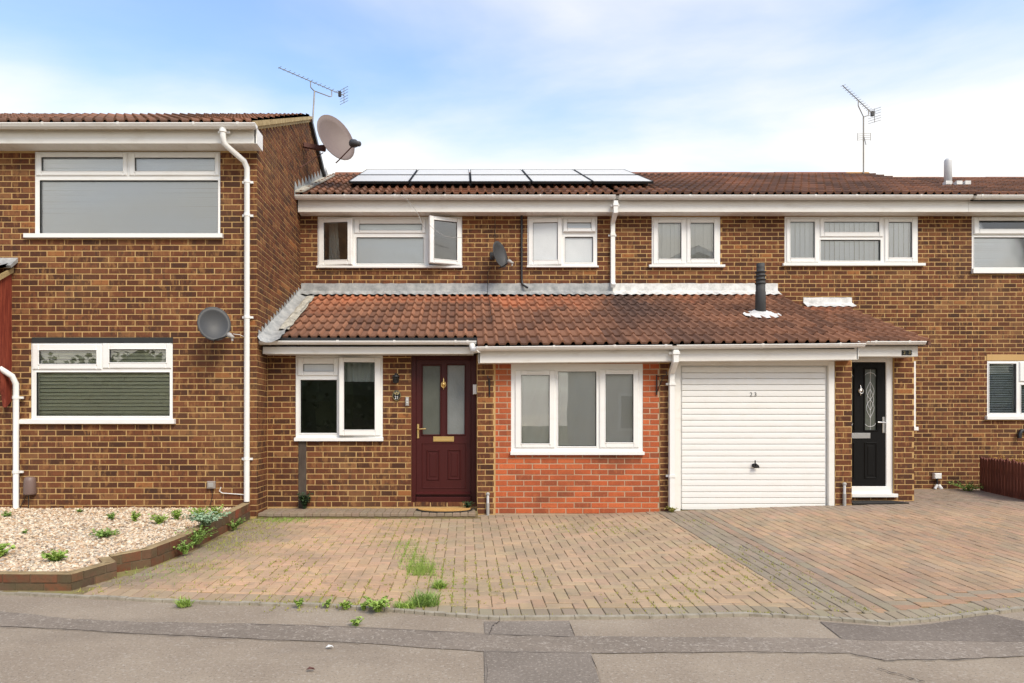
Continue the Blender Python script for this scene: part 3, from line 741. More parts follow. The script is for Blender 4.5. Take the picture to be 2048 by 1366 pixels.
for (xa, c) in ((2.55, GREY), (2.65, GREY), (2.75, GREY), (2.85, GREY), (2.95, RED), (3.05, GREY)):
    d = edge_d(xa) + .25 + (.1 if int(xa * 10) % 2 else 0)
    put(xa, xa + a, edge_d(xa) + .25, d, jit(c))
    while d < 9.04: put(xa, xa + a, d, min(d + .2, 9.04), jit(lerp(c, (.24, .20, .16), .35 + .3 * float(sst(8, 9, d))))); d += .2
x = 3.15
while x < 11:                              # two thin border rows, then the field in stretcher bond
    for (k, c) in ((.25, RED), (.35, GREY)):
        e0 = edge_d(x + a) + k; put(x, x + .2, e0, e0 + a, jit(c))
    x += .2
k = 0; x = 3.15
while x < 11:
    d = edge_d(x + a / 2) + .45; L = .1 if k % 2 else .2
    hi = wall_lim(x + .05)
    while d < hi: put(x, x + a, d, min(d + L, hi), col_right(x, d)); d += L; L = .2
    x += a; k += 1
def paver_vf(lx, ld, g=.003, ch=.005, h=.012):
    hx, hd = lx / 2 - g, ld / 2 - g
    P = [(-hx, -hd, -.02), (hx, -hd, -.02), (hx, hd, -.02), (-hx, hd, -.02)]
    Q = [(p[0], p[1], -ch * .7) for p in P]; T = [(math.copysign(hx - ch, p[0]), math.copysign(hd - ch, p[1]), 0) for p in P]
    return P + Q + T, [(0, 1, 5, 4), (1, 2, 6, 5), (2, 3, 7, 6), (3, 0, 4, 7), (4, 5, 9, 8), (5, 6, 10, 9), (6, 7, 11, 10), (7, 4, 8, 11), (8, 9, 10, 11)]
def pv_tilt(x, d):
    sx = float(gz(x + .05, d) - gz(x - .05, d)) / .1; sd = float(gz(x, d + .05) - gz(x, d - .05)) / .1
    return sx, sd
def on_screen(p): 
    px = VX + p[0] * F / p[1]; return 0 < px < 2048
PAV.sort(key=lambda p: (not on_screen(p), p[1] * 1.0 - 0.0 * p[0]))
rest = MB()
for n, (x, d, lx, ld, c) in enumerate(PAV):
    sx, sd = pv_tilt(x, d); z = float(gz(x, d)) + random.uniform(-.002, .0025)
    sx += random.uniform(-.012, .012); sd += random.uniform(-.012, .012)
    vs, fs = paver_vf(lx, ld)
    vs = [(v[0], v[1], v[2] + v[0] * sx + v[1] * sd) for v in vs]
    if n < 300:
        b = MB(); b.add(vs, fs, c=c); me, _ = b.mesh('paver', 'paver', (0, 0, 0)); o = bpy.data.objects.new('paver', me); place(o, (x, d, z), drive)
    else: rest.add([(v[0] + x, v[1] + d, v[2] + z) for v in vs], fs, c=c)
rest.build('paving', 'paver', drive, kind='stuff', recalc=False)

# ================================================================== HOUSES
DW, DM, DE, DG, DP = 8.8, 11.1, 9.25, 9.05, 9.40     # depth of wing wall, main wall, extension, garage front, porch
XW = X(514, DW)                                       # the corner of the forward house
XB1, XB2 = X(1225, DM), 8.05                          # party lines
H1 = empty('terraced_house', (-4.5, DW, 0)); tag(H1, 'brown brick house standing forward of the terrace beside the gravel bed', 'house', 'houses of the terrace')
H2 = empty('terraced_house', (-.1, DM, 0)); tag(H2, 'brown brick house with burgundy front door and orange brick garage infill', 'house', 'houses of the terrace')
H3 = empty('terraced_house', (5, DM, 0)); tag(H3, 'brown brick house with white garage door and black front door', 'house', 'houses of the terrace')
H4 = empty('terraced_house', (9, DM, 0)); tag(H4, 'brown brick house behind the low fence, rightmost of the terrace', 'house', 'houses of the terrace')
SOF = 4.615; SOFW = Z(287, 8.55)

# ---- openings measured on the photograph
wA = (69.7, 303, 441, 469.5); wB = (62.3, 684, 346, 839)
w1 = (635, 433, 924.6, 535.5); w2 = (1054.5, 432.5, 1194.6, 534.6); w3 = (1303, 434, 1440.6, 532); w4 = (1568.7, 433, 1836, 531)
w5 = (1943, 433, 2215, 544); w6 = (1973.6, 721.5, 2190, 837)
w7 = (591, 711, 766, 880.6); w8 = (1021.5, 727, 1286.4, 909)
door1 = (821.4, 709, 954, 1006)

# ---- house 1 (forward)
B1 = Bricks()
opsA = [opening(wA, DW), opening(wB, DW), opening((64, 675, 346, 686), DW)]
core = MB(); wall_core(core, DW, -8, XW, -.1, SOFW + .18, opsA)
X1 = -8
# gable side wall: mortar core follows the roof slope
def roofW(y): return 4.93 + (y - 8.43) * .474 if y < 11.7 else 6.48 - (y - 11.7) * .474
core.prism([(DW + .221, -.1), (15, -.1), (15, roofW(15) - .05), (11.7, roofW(11.7) - .05), (DW + .221, roofW(DW + .221) - .05)], 'x', XW - .22, XW - .001)
core.prism([(DW, SOFW + .181), (DW + .22, SOFW + .181), (DW + .22, roofW(DW + .22) - .05), (DW, roofW(DW) - .05)], 'x', XW - .22, XW - .001)
core.build('wall', 'mortar', H1)
c1 = .0748
B1.front(DW, layout(-8, XW - .004, .03, SOFW, opsA, .228, c1, shift=-.05), 'brick_brown')
def gt(zc):
    a = DW if zc < roofW(DW) - .06 else 8.43 + (zc + .06 - 4.93) / .474
    b = min(15, 11.7 + (6.48 - zc - .06) / .474); return (a, b)
B1.side(XW, layout(DW, 15, .03, 6.45, [], .228, c1, shift=.06, top=gt), 'brick_brown')
B1.build(H1)
b = MB(); q = pxrect((64, 675, 346, 686), DW); b.box(q[0], q[1], DW - .012, DW + .1, q[2], q[3], .004); b.build('lintel', 'lintel', H1)
window(H1, DW, wA, fixed=[(79.5, 361, 436, 467)], sashes=[((72.5, 305, 255, 352), (84, 315, 247, 343), 'T', 0), ((259, 305, 439, 352), (270.5, 316, 430.5, 343), 'T', 0)], sill=(52, 467, 447, 477))
venetian((80, 308, 437, 469), DW, DW + .060, 34, 'blind_white', 'closed white slatted blind in the upstairs window of the forward house', tilt=66, wdt=.036)
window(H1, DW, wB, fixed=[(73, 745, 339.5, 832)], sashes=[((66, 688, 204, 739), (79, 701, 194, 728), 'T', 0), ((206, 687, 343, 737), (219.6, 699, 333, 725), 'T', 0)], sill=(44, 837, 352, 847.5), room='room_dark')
venetian((66, 690, 344, 835), DW, DW + .062, 19, 'blind_green', 'olive slatted blind half open in the lower window of the forward house', tilt=60, wdt=.045)
# eaves
def eaves(house, x0, x1, yf, zb, zt, gy, gzt, wall_y, sh=0., brackets=(), soffit=True, endcap=None, rad=.056):
    b = MB(); b.box(x0, x1, yf, yf + .02, zb, zt, .003, sh=sh); b.build('fascia', 'upvc_dirty', house)
    if soffit:
        b = MB(); n = int((x1 - x0) / .1)
        for i in range(n):
            a_ = x0 + (x1 - x0) * i / n; e_ = x0 + (x1 - x0) * (i + 1) / n - .004
            b.box(a_, e_, yf + .02, wall_y, zb + .006, zb + .016, sh=0)
        b.box(x0, x1, yf + .02, wall_y, zb + .017, zb + .02)
        if sh: b.v = [(v[0], v[1], v[2] + sh * (v[0] - x0)) for v in b.v]
        b.build('soffit', 'upvc_dirty', house)
    g = MB(); seg = 9; ri = rad - .004; vs = []; fs = []
    prof = [(gy + rad * math.cos(math.pi + math.pi * k / seg), gzt + rad * 1.05 * math.sin(math.pi + math.pi * k / seg)) for k in range(seg + 1)]
    prof = [(prof[0][0] - .004, gzt), (prof[0][0] - .004, gzt - .012)] + prof[1:] + [(gy + ri * math.cos(2 * math.pi - math.pi * k / seg), gzt + ri * math.sin(2 * math.pi - math.pi * k / seg)) for k in range(seg + 1)]
    g.prism(prof, 'x', x0 - .03, x1 + .03)
    for xe in (x0 - .03, x1 + .025): g.prism([(gy + rad * math.cos(math.pi + math.pi * k / seg), gzt - .002 + rad * 1.05 * math.sin(math.pi + math.pi * k / seg)) for k in range(seg + 1)], 'x', xe, xe + .005)
    if sh: g.v = [(v[0], v[1], v[2] + sh * (v[0] - x0)) for v in g.v]
    g.build('gutter', 'upvc_gutter', house)
    for px in brackets:
        xb = X(px, gy); zb_ = gzt + sh * (xb - x0)
        k = MB(); r2 = rad + .006
        po = [(gy + r2 * math.cos(math.pi + math.pi * t / seg), zb_ + .004 + r2 * 1.05 * math.sin(math.pi + math.pi * t / seg)) for t in range(seg + 1)]
        k.prism([(po[0][0], zb_ + .008)] + po + [(po[-1][0], zb_ + .008)], 'x', xb - .014, xb + .014)
        k.build('gutter_bracket', 'upvc_gutter', house)
eaves(H1, -8, X(512, 8.55), 8.55, SOFW, Z(256, 8.55), 8.47, Z(246, 8.43), DW, brackets=(90, 240, 390, 478))
b = MB(); x_ = X(512, 8.55); b.prism([(8.55, SOFW), (DW - .002, SOFW), (DW - .002, SOFW + .20), (8.55, Z(256, 8.55))], 'x', x_ - .02, x_ + .012); b.build('eaves_box_end', 'upvc', H1)
# roof of house 1 : corrugated tile courses
def tile_roof(house, x0, x1, y0, z0, slope, rows, gauge, m, name='roof_tiles', w=.265, cut=None):
    ang = math.atan(slope); ca, sa = math.cos(ang), math.sin(ang); b = MB()
    n = int(math.ceil((x1 - x0) / w))
    for r_ in range(rows):
        for i in range(n):
            xc = x0 + (i + .5) * w; s0 = r_ * gauge
            if cut and cut(xc, y0 + s0 * ca): continue
            L = min(.335, (rows * gauge - s0)); kk = random.random(); dz = random.uniform(-.002, .003)
            vs = []
            for v in TV:
                s = s0 + v[1] / .33 * L; nn = v[2] + dz
                vs.append((min(max(xc + v[0], x0), x1), y0 + s * ca - nn * sa, z0 + s * sa + nn * ca))
            b.add(vs, TF, r=kk); b.r[-len(TF):] = [min(1, max(0, .18 + .64 * kk + w_)) for w_ in TW]
    b.build(name, m, house, kind='stuff', recalc=False)
def slab(house, x0, x1, y0, z0, y1, z1, th, m, name):
    b = MB(); b.prism([(y0, z0), (y1, z1), (y1, z1 - th), (y0, z0 - th)], 'x', x0, x1); b.build(name, m, house)
tile_roof(H1, -8, XW + .05, 8.42, 4.955, .474, 12, .29, 'tile_upper')
slab(H1, -8, XW + .03, 8.5, 4.955, 11.7, 6.47, .05, 'mortar_verge', 'roof_deck'); slab(H1, -8, XW + .03, 11.7, 6.47, 15.2, 6.47 - 3.5 * .474, .05, 'black_plastic', 'roof_deck')
b = MB(); nrm = math.atan(.474)
b.prism([(8.46, 4.93), (11.7, 6.47), (11.7, 6.52), (8.42, 4.985)], 'x', XW + .03, XW + .06); b.build('verge', 'mortar_verge', H1)
b = MB(); b.prism([(11.72, 6.41), (15.2, 4.76), (15.2, 4.83), (11.7, 6.51)], 'x', XW + .03, XW + .06); b.build('verge', 'black_plastic', H1)
def ridge(house, x0, x1, y, z, m='ridge', n=None):
    n = n or max(1, int((x1 - x0) / .45))
    for i in range(n):
        a_ = x0 + (x1 - x0) * i / n; e_ = x0 + (x1 - x0) * (i + 1) / n - .006
        b = MB(); rr = .10 + random.uniform(-.004, .004)
        b.prism([(y + rr * math.cos(math.pi * k / 8), z - .045 + rr * .85 * math.sin(math.pi * k / 8)) for k in range(9)], 'x', a_, e_); b.build('ridge_tile', m(a_) if callable(m) else m, house)
ridge(H1, -8, XW + .05, 11.7, 6.47)
# downpipes
def downpipe(house, pts, rad, square=False, clips=(), m='upvc', shoe=None):
    b = MB(); b.tube(pts, rad, 14, square); o = b.build('downpipe', m, house)
    for (p, r_) in clips:
        c = MB(); c.tube([(p[0], p[1], p[2] - .018), (p[0], p[1], p[2] + .018)], r_ * 1.14, 14, square)
        c.box(p[0] - r_ * 1.9, p[0] + r_ * 1.9, p[1] + r_ * .7, p[1] + r_ * 1.4, p[2] - .014, p[2] + .014); c.build('pipe_clip', m, o)
    return o
d_ = 8.68
pw = lambda px, py, d=d_: (X(px, d), d, Z(py, d))
downpipe(H1, [pw(446, 252, 8.47), pw(446, 272, 8.47), pw(448, 287, 8.50), pw(488, 322, 8.70), pw(494, 336, 8.74), pw(493.5, 1003, 8.74)], .036,
         clips=[(pw(494, 363, 8.74), .036), (pw(494, 430, 8.74), .036), (pw(494, 634, 8.74), .036), (pw(493, 918, 8.74), .036), (pw(446, 262, 8.47), .04)])
downpipe(H1, [pw(-60, 702, 8.55), pw(0, 737, 8.6), pw(24, 752, 8.68), pw(32, 768, 8.72), pw(32, 1020, 8.72), pw(27, 1026, 8.66)], .036, clips=[(pw(32, 795, 8.72), .036), (pw(32, 944, 8.72), .036)])
# red timber porch cheek at the left edge
b = MB(); xq = X(24, DW); b.prism([(DW - .002, Z(548, DW)), (DW - .002, Z(800, DW)), (DW - .10, Z(815, DW)), (DW - .13, Z(792, DW)), (DW - .55, Z(640, DW)), (DW - .55, Z(585, DW))], 'x', xq - .05, xq); b.build('porch_cheek', 'red_timber', H1)
b = MB()
for t in range(7): b.box(xq - 1.8, xq - .052, DW - .55 + t * .09, DW - .47 + t * .09, Z(640, DW) + t * .012, Z(630, DW) + t * .012)
b.build('porch_soffit', 'red_timber', H1)
tile_roof(H1, xq - 1.9, xq + .03, DW - .62, Z(575, DW) - .02, .52, 2, .31, 'tile', name='porch_tiles')
b = MB(); b.prism([(DW - .14, Z(545, DW) + .03), (DW - .012, Z(525, DW)), (DW - .012, Z(516, DW)), (DW - .16, Z(541, DW) + .03)], 'x', xq - 1.9, xq + .085); b.build('porch_flashing', 'lead', H1)
b = MB(); b.prism([(DW - .60, Z(600, DW)), (DW - .01, Z(545, DW)), (DW - .01, Z(535, DW)), (DW - .60, Z(590, DW))], 'x', xq + .0, xq + .03); b.build('porch_verge', 'mortar_verge', H1)

# ---- house 2 (burgundy door)
B2 = Bricks()
ops2 = [opening(w1, DM), opening(w2, DM)]
core = MB(); wall_core(core, DM, XW, XB1, 0, SOF + .22, ops2); core.build('wall', 'mortar', H2)
B2.front(DM, layout(XW, XB1, 3.28, SOF, ops2, .2215, .0752, shift=.05), 'brick_brown')
xd0, xd1 = X(821.4, DE), X(954, DE)
ops2e = [opening(w7, DE), opening(door1, DE)]
core = MB(); wall_core(core, DE, XW + .001, xd1 + .05, .02, 2.17, ops2e); core.build('wall', 'mortar', H2)
B2.front(DE, layout(XW + .01, xd1, .10, 2.17, ops2e, .2245, .0753, shift=-.02), 'brick_brown')
xp0, xp1 = X(954.5, DG), X(988, DG)
core = MB(); core.box(xp0, xp1 + .02, DG, DE + .2, .0, 2.06); core.build('wall', 'mortar', H2)
B2.front(DG, layout(xp0 + .002, xp1 - .002, .03, 2.06, [], .216, .0740, shift=xp0), 'brick_brown')
B2.build(H2)
# orange infill of the old garage opening
xo0, xo1 = xp1 + .004, X(1319, DG)
opsO = [opening(w8, DG)]
core = MB(); wall_core(core, DG + .006, xo0, xo1, 0, 2.06, opsO); core.build('infill_wall', 'mortar_grey', H2)
BO = Bricks(); BO.front(DG + .006, layout(xo0 + .003, xo1 - .003, .035, 2.06, opsO, .2235, .0740, shift=xo0 + .06), 'brick_orange'); BO.build(H2, name='infill_brick', rest='infill_brickwork')
# dark rendered chase below the window, with the sealed slot
q = pxrect((597, 883, 613, 1016), DE); b = MB(); b.box(q[0], q[1], DE - .012, DE, q[2], q[3], .004); b.build('render_strip', 'render_strip', H2)
window(H2, DM, w1, fixed=[(713, 475, 847, 527)], sashes=[((637.6, 438, 706, 531), (648, 446, 697, 521), 'L', 6), ((709, 438, 852, 467), (719, 448, 844, 461), 'T', 0), ((856, 438, 923, 531), (865, 446, 913, 522), 'R', 20)], sill=(634, 531, 925, 536.5))
window(H2, DM, w2, fixed=[(1130, 474, 1186, 524.5)], sashes=[((1056.5, 437, 1123, 530.6), (1066, 446, 1115, 520.5), 'L', 4, 'glass_obscure'), ((1126, 437.5, 1190.7, 465), (1134, 446, 1182, 457.5), 'T', 7)], sill=(1053, 531, 1196, 535.5), glass='glass_obscure')
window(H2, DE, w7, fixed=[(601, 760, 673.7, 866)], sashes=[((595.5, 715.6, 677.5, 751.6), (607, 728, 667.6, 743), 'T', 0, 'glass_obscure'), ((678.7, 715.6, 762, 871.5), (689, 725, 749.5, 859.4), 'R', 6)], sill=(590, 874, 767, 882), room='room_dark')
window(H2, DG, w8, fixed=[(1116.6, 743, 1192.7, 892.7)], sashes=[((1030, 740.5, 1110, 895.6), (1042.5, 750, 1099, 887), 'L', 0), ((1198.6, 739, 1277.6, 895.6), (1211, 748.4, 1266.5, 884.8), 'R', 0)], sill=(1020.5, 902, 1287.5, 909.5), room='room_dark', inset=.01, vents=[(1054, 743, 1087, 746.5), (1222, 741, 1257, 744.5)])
roller_blind((1028, 735, 1112, 897), DG, DG + .068, 'blind_grey', 'grey fabric blind behind the left pane of the orange brick infill', .014)
roller_blind((1112, 735, 1196, 889), DG, DG + .068, 'blind_grey', 'grey fabric blind with a gap below in the middle of the infill window', .009)
roller_blind((1196, 735, 1280, 897), DG, DG + .068, 'blind_grey', 'grey fabric blind behind the right pane of the infill window')
roller_blind((707, 440, 853, 533), DM, DM + .055, 'blind_white', 'pale fabric blind in the three-part upstairs window with its casement open')
# curtain in left casement and lace valance downstairs
def curtain(px0, px1, py0, py1, d, y, m, label, name='curtain', waves=5):
    q = pxrect((px0, py0, px1, py1), d); b = MB(); nx, nz_ = 40, 6; vs = []
    for j in range(nz_ + 1):
        for i in range(nx + 1):
            u, v = i / nx, j / nz_; sl = 1 - .28 * v * (1 if name == 'curtain' else 0)
            vs.append((q[0] + (q[1] - q[0]) * (u * sl), y + .02 * math.sin(u * waves * 6.28), q[2] + (q[3] - q[2]) * v))
    b.add(vs, [(j * (nx + 1) + i, j * (nx + 1) + i + 1, (j + 1) * (nx + 1) + i + 1, (j + 1) * (nx + 1) + i) for j in range(nz_) for i in range(nx)], smooth=True)
    b.build(name, m, None, label, 'curtain')
curtain(652, 676, 437, 533, DM, DM + .25, 'curtain', 'pale curtain hanging inside the leftmost upstairs casement of the terrace')
curtain(683, 763, 714, 762, DE, DE + .16, 'curtain', 'short lace valance at the top of the window beside the burgundy door', name='lace_valance', waves=7)
q = pxrect((750, 519, 815, 531), DM); b = MB(); b.lathe([(0, .10), (.10, .085), (.2, .05), (.27, 0), (0, -.02)], ((q[0] + q[1]) / 2, DM + .11, q[2] + .02), (0, 0, 1), 24)
b.v = [(v[0], DM + .11 + (v[1] - DM - .11) * .18, v[2]) for v in b.v]; b.build('cushion', 'cloth', None, 'white rounded cushion on the sill of the open upstairs window', 'cushion')

# burgundy door
def panel_door(house, d, frame, leaf, mframe, mleaf, glasses, panels, name, gm, fw=.05):
    y = d + .03; o = pxrect(frame, d); l = pxrect(leaf, d)
    f_ = MB(); f_.box(o[0], l[0], y, y + .08, o[2], o[3], .006); f_.box(l[1], o[1], y, y + .08, o[2], o[3], .006); f_.box(l[0], l[1], y, y + .08, l[3], o[3], .006); f_.box(l[0], l[1], y - .02, y + .08, o[2], l[2], .006)
    D_ = f_.build(name, mframe, house)
    gl = [pxrect(g, d) for g in glasses]; yl = y + .015
    b = MB()
    for (a_, e_, c_, g_) in wall_cells(l[0] + .003, l[1] - .003, l[2] + .003, l[3] - .003, gl): b.box(a_, e_, yl, yl + .05, c_, g_)
    for g in gl: ring(b, (g[0] - .018, g[1] + .018, g[2] - .018, g[3] + .018), g, yl - .012, yl + .01, .008)
    for p in panels:
        p = pxrect(p, d); ring(b, p, (p[0] + .02, p[1] - .02, p[2] + .02, p[3] - .02), yl - .010, yl + .005, .009)
        b.box(p[0] + .032, p[1] - .032, yl - .006, yl + .005, p[2] + .032, p[3] - .032, .02)
    b.build('door_leaf', mleaf, D_)
    for i, g in enumerate(gl):
        b = MB(); b.box(g[0], g[1], yl + .015, yl + .022, g[2], g[3]); b.build('glazing', gm[i], D_)
    return D_, yl
D1, yl1 = panel_door(H2, DE, (821.4, 709, 954, 1005), (832, 719, 942, 994), 'door_burgundy', 'door_burgundy', [(845, 731, 880, 869), (894.6, 730, 929, 868.5)], [(852, 900, 879, 961), (895, 899, 922, 960)], 'front_door', ['glass_door', 'glass_door_pale'])
b = MB(); q = pxrect((843, 886, 932, 978), DE); ring(b, q, (q[0] + .014, q[1] - .014, q[2] + .014, q[3] - .014), yl1 - .006, yl1 + .004, .006); b.build('moulding', 'door_burgundy', D1)
b = MB(); q = pxrect((832, 984, 942, 989), DE); b.prism([(yl1, q[3]), (yl1 - .04, q[2] + .01), (yl1 - .04, q[2]), (yl1, q[2])], 'x', q[0], q[1]); b.build('weather_bar', 'door_burgundy', D1)
q = pxrect((866, 873, 908, 883.5), DE); b = MB(); b.box(q[0], q[1], yl1 - .012, yl1, q[2], q[3], .004); ring(b, (q[0] + .02, q[1] - .02, q[2] + .014, q[3] - .014), (q[0] + .025, q[1] - .025, q[2] + .019, q[3] - .019), yl1 - .016, yl1 - .011, .002); b.build('letter_plate', 'brass', D1)
def handle(D_, px, py0, py1, py, d, yl, m, dirn=1):
    q = pxrect((px - 2.2, py0, px + 2.2, py1), d); b = MB(); b.box(q[0], q[1], yl - .01, yl, q[2], q[3], .004)
    c = Vector((X(px, d), yl - .01, Z(py, d))); b.tube([c, c + Vector((0, -.04, 0)), c + Vector((dirn * .012, -.048, 0)), c + Vector((dirn * .11, -.046, .004))], .009, 10); b.build('door_handle', m, D_)
handle(D1, 835.8, 848, 877, 858, DE, yl1, 'brass')
def knocker(D_, px, py, d, yl, m, r=.038):
    c = Vector((X(px, d), yl, Z(py, d))); b = MB()
    b.lathe([(0, .0), (r, 0), (r * .9, .012), (r * .45, .026), (0, .03)], c, (0, -1, 0), 18)
    b.tube([c + Vector((r * .8 * math.sin(t), -.03, -r * .25 + r * 1.0 * math.cos(t))) for t in [k * math.pi / 8 for k in range(17)]], .005, 8)
    b.tube([c + Vector((0, -.012, r * .9)), c + Vector((0, -.014, r * 1.5)), c + Vector((0, -.010, r * 2.2))], [.011, .008, .002], 8)
    b.tube([c + Vector((0, -.012, -r * .9)), c + Vector((0, -.012, -r * 1.6)), c + Vector((0, -.01, -r * 2.0))], [.007, .007, .002], 8); b.build('door_knocker', m, D_)
knocker(D1, 887, 768, DE, yl1, 'brass')
# step of pavers in front
b = MB(); b.box(XW + .02, X(955, 9.05), 8.765, DE, -.05, .07); st = b.build('door_step', 'joint', H2)
x = XW + .03
while x < X(945, 9.05):
    for (y0, y1) in ((8.75, 8.95), (8.955, 9.10), (9.105, 9.245)):
        b = MB(); vs, fs = paver_vf(.1, y1 - y0); b.add([(v[0] + x + .05, v[1] + (y0 + y1) / 2, v[2] * 2.2 + .085 + random.uniform(-.003, .003)) for v in vs], fs, c=jit((.25, .19, .135))); b.build('paver', 'paver', st)
    x += .1
# porch-level eaves
eaves(H2, XW + .02, X(948, 8.98), 8.98, 2.155, 2.25, 8.90, 2.315, DE, brackets=(540, 676, 789, 911, 935), rad=.046)
GSH = .009
# swan-neck between the two gutters
b = MB(); b.tube([(X(944, 8.9), 8.90, 2.27), (X(946, 8.88), 8.87, 2.21), (X(949, 8.8), 8.80, 2.185), (X(958, 8.73), 8.74, 2.19)], .042, 12); b.build('gutter_joint', 'upvc_gutter', H2)
xg0, xg1 = X(957, 8.82), X(1716, 8.82)
xm = X(1343, 8.82)
eaves(H2, xg0, xm, 8.82, 2.02, 2.18, 8.75, 2.222, DG, sh=GSH, brackets=(973, 1107, 1228, 1330), rad=.05)
b = MB(); b.prism([(8.82, 2.022), (DE, 2.022), (DE, 2.17), (8.82, 2.17)], 'x', xg0 - .001, xg0 + .016); b.build('eaves_box_end', 'upvc_dirty', H2)
# main eaves and roof (shared with the neighbours, split at the party lines)
ez, gyz = 4.835, 4.845
eaves(H2, XW + .02, XB1, 10.87, SOF, ez, 10.79, gyz, DM, brackets=(690, 790, 890, 985, 1080, 1175))
eaves(H3, XB1 + .002, XB2, 10.87, SOF, ez, 10.79, gyz, DM, brackets=(1378, 1505, 1628, 1710, 1838))
eaves(H4, XB2 + .002, 13, 10.87, SOF, ez, 10.79, gyz, DM, brackets=(1960,))
UY, UZ, US = 10.75, 4.855, .468
def cutw(x, y): return x < XW + .1
tile_roof(H2, XW, XB1, UY, UZ, US, 11, .29, 'tile_upper', cut=cutw)
tile_roof(H3, XB1, XB2 + .02, UY, UZ, US, 11, .29, 'tile_upper')
tile_roof(H4, XB2 + .02, 13.2, UY, UZ - .02, US - .025, 11, .29, 'tile_upper')
L_ = 11 * .29; ca = math.cos(math.atan(US)); RY, RZ = UY + L_ * ca, UZ + L_ * ca * US
for (h, a_, e_) in ((H2, XW + .005, XB1), (H3, XB1, XB2 + .02)):
    slab(h, a_, e_, UY + .06, UZ, RY, RZ - .01, .06, 'black_plastic', 'roof_deck'); slab(h, a_, e_, RY, RZ - .01, RY + 3, RZ - 1.4, .06, 'ridge', 'roof_deck')
slab(H4, XB2 + .025, 13.2, UY + .06, UZ - .03, RY, RZ - .1, .06, 'black_plastic', 'roof_deck'); slab(H4, XB2 + .025, 13.2, RY, RZ - .1, RY + 3, RZ - 1.5, .06, 'ridge', 'roof_deck')
ridge(H2, XW + .1, XB1, RY, RZ + .02); ridge(H3, XB1, XB2 + .02, RY, RZ + .02, lambda x: 'ridge_lichen' if x > XB2 - .9 else 'ridge'); ridge(H4, XB2 + .05, 13.2, RY, RZ - .075)
b = MB(); b.prism([(UY + .05, UZ + .0), (RY, RZ + .02), (RY, RZ - .1), (UY + .05, UZ - .05)], 'x', XB2 + .02, XB2 + .045); b.build('verge', 'ridge', H3)
# stepped lead where the main roof meets the forward house
b = MB()
for k in range(11):
    y0 = UY - .06 + k * .235; z0 = UZ + (y0 - UY) * US
    b.prism([(y0, z0 - .02), (y0 + .26, z0 - .02 + .26 * US), (y0 + .26, z0 + .06 + .26 * US), (y0 + .03, z0 + .23)], 'x', XW + .009, XW + .013)
b.build('step_flashing', 'lead', H2)
slab(H2, XW + .013, XW + .14, UY - .02, UZ + .06, RY - .3, RZ - .3 * US + .05, .03, 'mortar_bed', 'mortar_fillet')
# lean-to roof: individual tiles
LY, LZ, LS = 8.72, 2.232, .462
LA = math.atan(LS); lca, lsa = math.cos(LA), math.sin(LA)
LLEN = (DM - .03 - LY) / lca; ROWS = 8; GA = LLEN / ROWS * .995
def lean_tiles(house, x0, x1, y0, z0, slope, rows, ga, skip_first=None, sh=0., xr=0.):
    an = math.atan(slope); c_, s_ = math.cos(an), math.sin(an); n = int(round((x1 - x0) / .265)); w = (x1 - x0) / n
    for r_ in range(rows):
        if skip_first and r_ == 0: continue
        for i in range(n):
            s = r_ * ga + random.uniform(-.004, .004)
            o = bpy.data.objects.new('roof_tile', tile_mesh(random.randrange(8), 'tile'))
            xc = x0 + (i + .5) * w
            place(o, (xc, y0 + s * c_, z0 + s * s_ + sh * (xc - xr) * (1 - r_ / rows) + random.uniform(-.002, .003)), house)
            o.rotation_euler = (an + R(random.uniform(-.4, .4)), R(random.uniform(-.5, .5)) - math.atan(sh), 0); o.scale = (w / .265, (ga + .035) / .33, 1)
xl0 = XW + .27
xs1 = X(955, 8.8)
lean_tiles(H2, xl0, xs1, LY, LZ, LS, ROWS, GA, skip_first=True)
lean_tiles(H2, xs1, xm, LY, LZ, LS, ROWS, GA, sh=GSH, xr=xs1)
lean_tiles(H3, xm, 5.08, LY, LZ, LS, ROWS, GA, sh=GSH, xr=xs1)
slab(H2, XW + .002, xs1, 8.99, LZ + .29 * LS, DM, LZ + (DM - LY) * LS - .02, .05, 'black_plastic', 'roof_deck')
slab(H2, xs1 + .001, xm, LY + .08, LZ + .02, DM, LZ + (DM - LY) * LS - .02, .05, 'black_plastic', 'roof_deck')
slab(H3, xm, 5.04, LY + .08, LZ + .02, DM, LZ + (DM - LY) * LS - .02, .05, 'black_plastic', 'roof_deck')
b = MB(); b.prism([(LY + .02, LZ - .02), (DM, LZ + (DM - LY) * LS - .04), (DM, LZ + (DM - LY) * LS - .0), (LY + .0, LZ + .03)], 'x', 5.04, 5.085); b.build('verge', 'tile', H3)
# lead valley along the forward house, stepped at the wall
nb = 26; b = MB(); vs = []
for i in range(nb + 1):
    t = i / nb; y = LY + .06 + (DM - .02 - LY - .06) * t; z = LZ + (y - LY) * LS
    for (xo, dz) in ((.012, .10), (.05, .055), (.12, .02), (.20, .03), (.285, .06)):
        vs.append((XW + xo + random.uniform(-.008, .008) * (xo > .03), y, z + dz + random.uniform(-.012, .012)))
b.add(vs, [(i * 5 + j, i * 5 + j + 1, (i + 1) * 5 + j + 1, (i + 1) * 5 + j) for i in range(nb) for j in range(4)], smooth=True); b.build('lead_valley', 'lead', H2)
b = MB(); vs = []; nb = 14
for i in range(nb + 1):
    y = LY + .5 + 1.6 * i / nb; z = LZ + (y - LY) * LS
    for (xo, dz) in ((.15, .03), (.19, .07 + random.uniform(-.015, .015)), (.25, .065 + random.uniform(-.02, .015)), (.30, .05)): vs.append((XW + xo + random.uniform(-.015, .015), y, z + dz))
